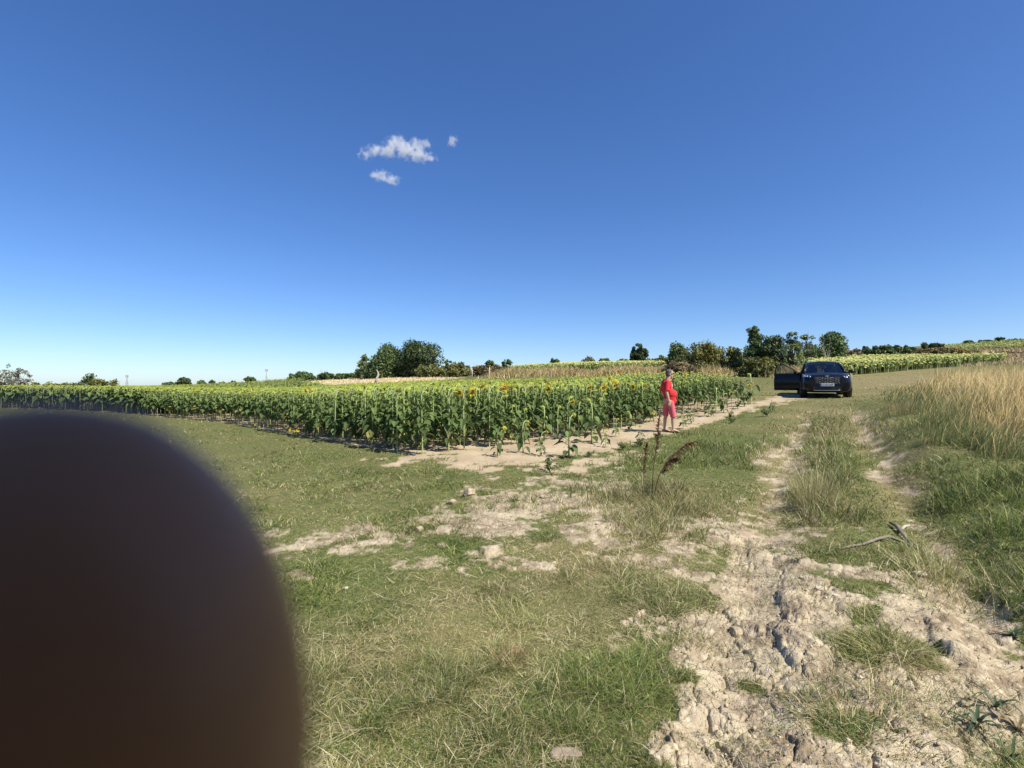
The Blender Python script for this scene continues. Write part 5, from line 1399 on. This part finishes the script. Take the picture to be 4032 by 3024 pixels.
tussock(3200, 1990, 520, .52, .12, [[.40, .36, .17], [.30, .30, .12], [.48, .40, .2]], "tall upright olive tuft on the ridge between the two wheel ruts", 5, .28)
tussock(2650, 2010, 600, .30, .25, GRP + STP, "broad rough clump of long grass at the foot of the dock plant", 6, .8)
tussock(3820, 1700, 500, .62, .30, [[.12, .14, .05], [.15, .17, .06], [.3, .27, .12]], "dark green bushy clump in front of the tall dry grass", 7, .4)
tussock(3560, 1650, 380, .62, .2, [[.16, .17, .07], [.3, .27, .12], [.4,.33,.16]], "dark upright clump at the left end of the tall dry grass", 8, .3)
tussock(2150, 2120, 260, .09, .09, GRP, "small green tuft between the pale clay patches left of the middle", 9, .8)
tussock(3440, 2215, 360, .07, .16, GRP, "flat green patch of grass below the long thin branch", 10, 1.3)
# stones and clods
def stone(px, py, s, lab, seed, mat=None, name="stone", flat=.55, cat="stone", w=None):
    x, y = ground_xy(px, py); rnd = random.Random(seed); m = MB(); m.ball((0, 0, 0), (s * (w or 1.25), s, s * flat), 14, 9, jit=.0)
    dirs = [(Vector((rnd.gauss(0, 1), rnd.gauss(0, 1), rnd.gauss(0, 1))).normalized(), rnd.uniform(.55, .9)) for _ in range(9)]
    V = []
    for v in m.V:
        p = Vector(v); q = Vector((p.x / (s * (w or 1.25)), p.y / s, p.z / (s * flat)))
        for d, t in dirs:
            e = q.dot(d) - t
            if e > 0: q -= d * e
        q *= 1 + rnd.uniform(-.03, .03); V.append((q.x * s * (w or 1.25), q.y * s, q.z * s * flat))
    m.V = V; m.sm = [False] * len(m.F)
    o = m.build(name, mat or M_ROCK, loc=(x, y, gz(x, y) + s * flat * .35)); o.rotation_euler = (0, 0, rnd.uniform(0, 3)); tag(o, lab, cat); return o
stone(2228, 2975, .055, "flat brownish stone half sunk in the grass at the bottom edge", 1, mat_simple("brown_stone", (.31, .25, .17), .9, noise=.35, scale=30, bump=.6), flat=.25)
stone(3620, 2266, .050, "white flat stone beside the right wheel rut", 2, flat=.45)
stone(3225, 2328, .028, "small white stone, upper of the loose group on the clay", 3)
stone(3258, 2358, .022, "small white stone at the left in the lower pair on the clay", 4)
stone(3284, 2352, .030, "small elongated white stone at the right in the lower pair on the clay", 5, w=1.8, flat=.4)
stone(3190, 2385, .026, "round pale pebble beside the big ridge of dried mud", 6)
stone(2815, 2335, .034, "angular pale clod leaning at the left edge of the clay", 7, M_CLOD, "clod", .9, "clod")
stone(2895, 2465, .046, "long pale clod standing beside the left wheel rut", 8, M_CLOD, "clod", .9, "clod")
stone(3215, 2755, .022, "small dark clod between the tussocks on the clay", 9, mat_simple("dark_clay", (.2, .16, .12), .95, noise=.4, scale=30, bump=1), "clod", .8, "clod")  # one clod in a darker clay colour
stone(3490, 2170 + 60, .020, "tiny pale stone just below the long thin branch", 10)
stone(1650, 2090, .05, "pale clod in the middle of the left clay patch", 11, M_CLOD, "clod", .7, "clod")
stone(1780, 1985, .07, "pale clod at the upper left of the middle clay patch", 12, M_CLOD, "clod", .7, "clod")
stone(1850, 1960, .08, "largest rough clod with a dark side at the top of the middle clay patch", 13, M_CLOD, "clod", .75, "clod")
stone(2140, 1958, .05, "small clod at the upper right of the middle clay patch", 14, M_CLOD, "clod", .7, "clod")
stone(2560, 2115, .05, "pale clod at the top left end of the left wheel rut", 15, M_CLOD, "clod", .6, "clod")
stone(1130 + 230, 2320, .02, "white scrap like pebble in the left green grass", 16)
def build_crumbs():
    rg = np.random.default_rng(77); N = 16000; X, Y, r = rings(N, -30, 57, 1.6, 10)
    Z, dirt, soil, st, gr = relief_z(X, Y, True); k = rg.random(N) < dirt * .35; X, Y, Z = X[k], Y[k], Z[k]; n = len(X)
    base = np.array([[0, 0, 1], [1, 0, 0], [-.5, .87, 0], [-.5, -.87, 0], [.3, .4, .8], [0, 0, -1]], float)
    T = np.array([[0, 1, 4], [4, 1, 2], [0, 4, 2], [0, 2, 3], [0, 3, 1], [5, 2, 1], [5, 3, 2], [5, 1, 3]])
    s = rg.gamma(1.6, .0036, n).clip(.002, .026); a = rg.uniform(0, 6.28, n); sc = rg.uniform(.6, 1.3, (n, 6, 1))
    V = base[None] * sc * s[:, None, None]; x = V[..., 0] * np.cos(a)[:, None] - V[..., 1] * np.sin(a)[:, None]; y = V[..., 0] * np.sin(a)[:, None] + V[..., 1] * np.cos(a)[:, None]
    W = np.stack([x + X[:, None], y + Y[:, None], V[..., 2] * .7 + Z[:, None] + s[:, None] * .2], 2).reshape(-1, 3)
    c = np.array([.42, .35, .24]) * rg.uniform(.6, 1.3, (n, 1))
    me = raw_mesh("clay_crumbs", W, tris=(T[None] + (np.arange(n) * 6)[:, None, None]).reshape(-1, 3), col=np.repeat(c, 6, 0)); me.materials.append(mat_plant("clay_crumb", .95, 0))
    tag(link(bpy.data.objects.new("clay_crumbs", me)), "loose crumbs of dried clay scattered over the bare ground", "soil crumbs", kind='stuff')
build_crumbs()

# ------------------------------------------------------------ clouds
def cloud(lab, blobs_, Y, dens, seed):
    cx = sum(b[0] for b in blobs_) / len(blobs_); cy = sum(b[1] for b in blobs_) / len(blobs_)
    C = Vector(at(cx, cy, Y)); sc = Y / FPX; mb = MB(); L = []
    for px, py, rx, ry in blobs_:
        p = Vector(at(px, py, Y)) - C; r = Vector((rx * sc, max(rx, ry) * sc * .8, ry * sc)); L.append((p, r)); mb.ball(p, r * 1.25, 14, 9)
    m, n, l = mat_new("cloud_vapour"); out = n.new("ShaderNodeOutputMaterial"); tc = n.new("ShaderNodeTexCoord"); acc = None
    nz = n.new("ShaderNodeTexNoise"); nz.inputs['Scale'].default_value = 1 / (26 * sc); nz.inputs['Detail'].default_value = 5; nz.inputs['Roughness'].default_value = .7
    of = n.new("ShaderNodeVectorMath"); of.operation = 'ADD'; of.inputs[1].default_value = (seed * 531., seed * 77., 0); l.new(tc.outputs['Object'], of.inputs[0]); l.new(of.outputs[0], nz.inputs['Vector'])
    for p, r in L:
        a = n.new("ShaderNodeVectorMath"); a.operation = 'SUBTRACT'; a.inputs[1].default_value = p; l.new(tc.outputs['Object'], a.inputs[0])
        b = n.new("ShaderNodeVectorMath"); b.operation = 'DIVIDE'; b.inputs[1].default_value = r; l.new(a.outputs[0], b.inputs[0])
        c = n.new("ShaderNodeVectorMath"); c.operation = 'LENGTH'; l.new(b.outputs[0], c.inputs[0])
        d = n.new("ShaderNodeMath"); d.operation = 'SUBTRACT'; d.inputs[0].default_value = 1.0; l.new(c.outputs['Value'], d.inputs[1])
        if acc is None: acc = d.outputs[0]
        else:
            e = n.new("ShaderNodeMath"); e.operation = 'MAXIMUM'; l.new(acc, e.inputs[0]); l.new(d.outputs[0], e.inputs[1]); acc = e.outputs[0]
    nm = n.new("ShaderNodeMapRange"); nm.inputs['From Min'].default_value = .3; nm.inputs['From Max'].default_value = .7; nm.inputs['To Min'].default_value = -.85; nm.inputs['To Max'].default_value = .5; l.new(nz.outputs['Fac'], nm.inputs['Value'])
    ad = n.new("ShaderNodeMath"); ad.operation = 'ADD'; l.new(acc, ad.inputs[0]); l.new(nm.outputs[0], ad.inputs[1])
    mr = n.new("ShaderNodeMapRange"); mr.inputs['From Min'].default_value = .0; mr.inputs['From Max'].default_value = .6; mr.inputs['To Min'].default_value = 0; mr.inputs['To Max'].default_value = dens; l.new(ad.outputs[0], mr.inputs['Value'])
    pv = n.new("ShaderNodeVolumePrincipled"); pv.inputs['Color'].default_value = (.98, .98, 1, 1); pv.inputs['Anisotropy'].default_value = -.35; l.new(mr.outputs[0], pv.inputs['Density']); l.new(pv.outputs[0], out.inputs['Volume'])
    o = remeshed(mb, "cloud", m, 7.0 * sc, None, 2, loc=tuple(C)); tag(o, lab, "cloud", None)
cloud("largest ragged white cloud, the wide one high in the sky", [(1440, 606, 34, 24), (1480, 592, 40, 26), (1530, 592, 44, 34), (1560, 570, 46, 44), (1600, 590, 60, 34), (1640, 575, 44, 30), (1675, 566, 30, 22), (1650, 612, 60, 22), (1695, 624, 32, 12)], 2500, .022, 1)
cloud("small pale cloud below the largest one", [(1500, 695, 34, 26), (1545, 706, 34, 24), (1475, 690, 22, 14)], 2500, .022, 2)
cloud("tiny faint round cloud to the right of the largest one", [(1781, 555, 24, 28)], 2500, .020, 3)
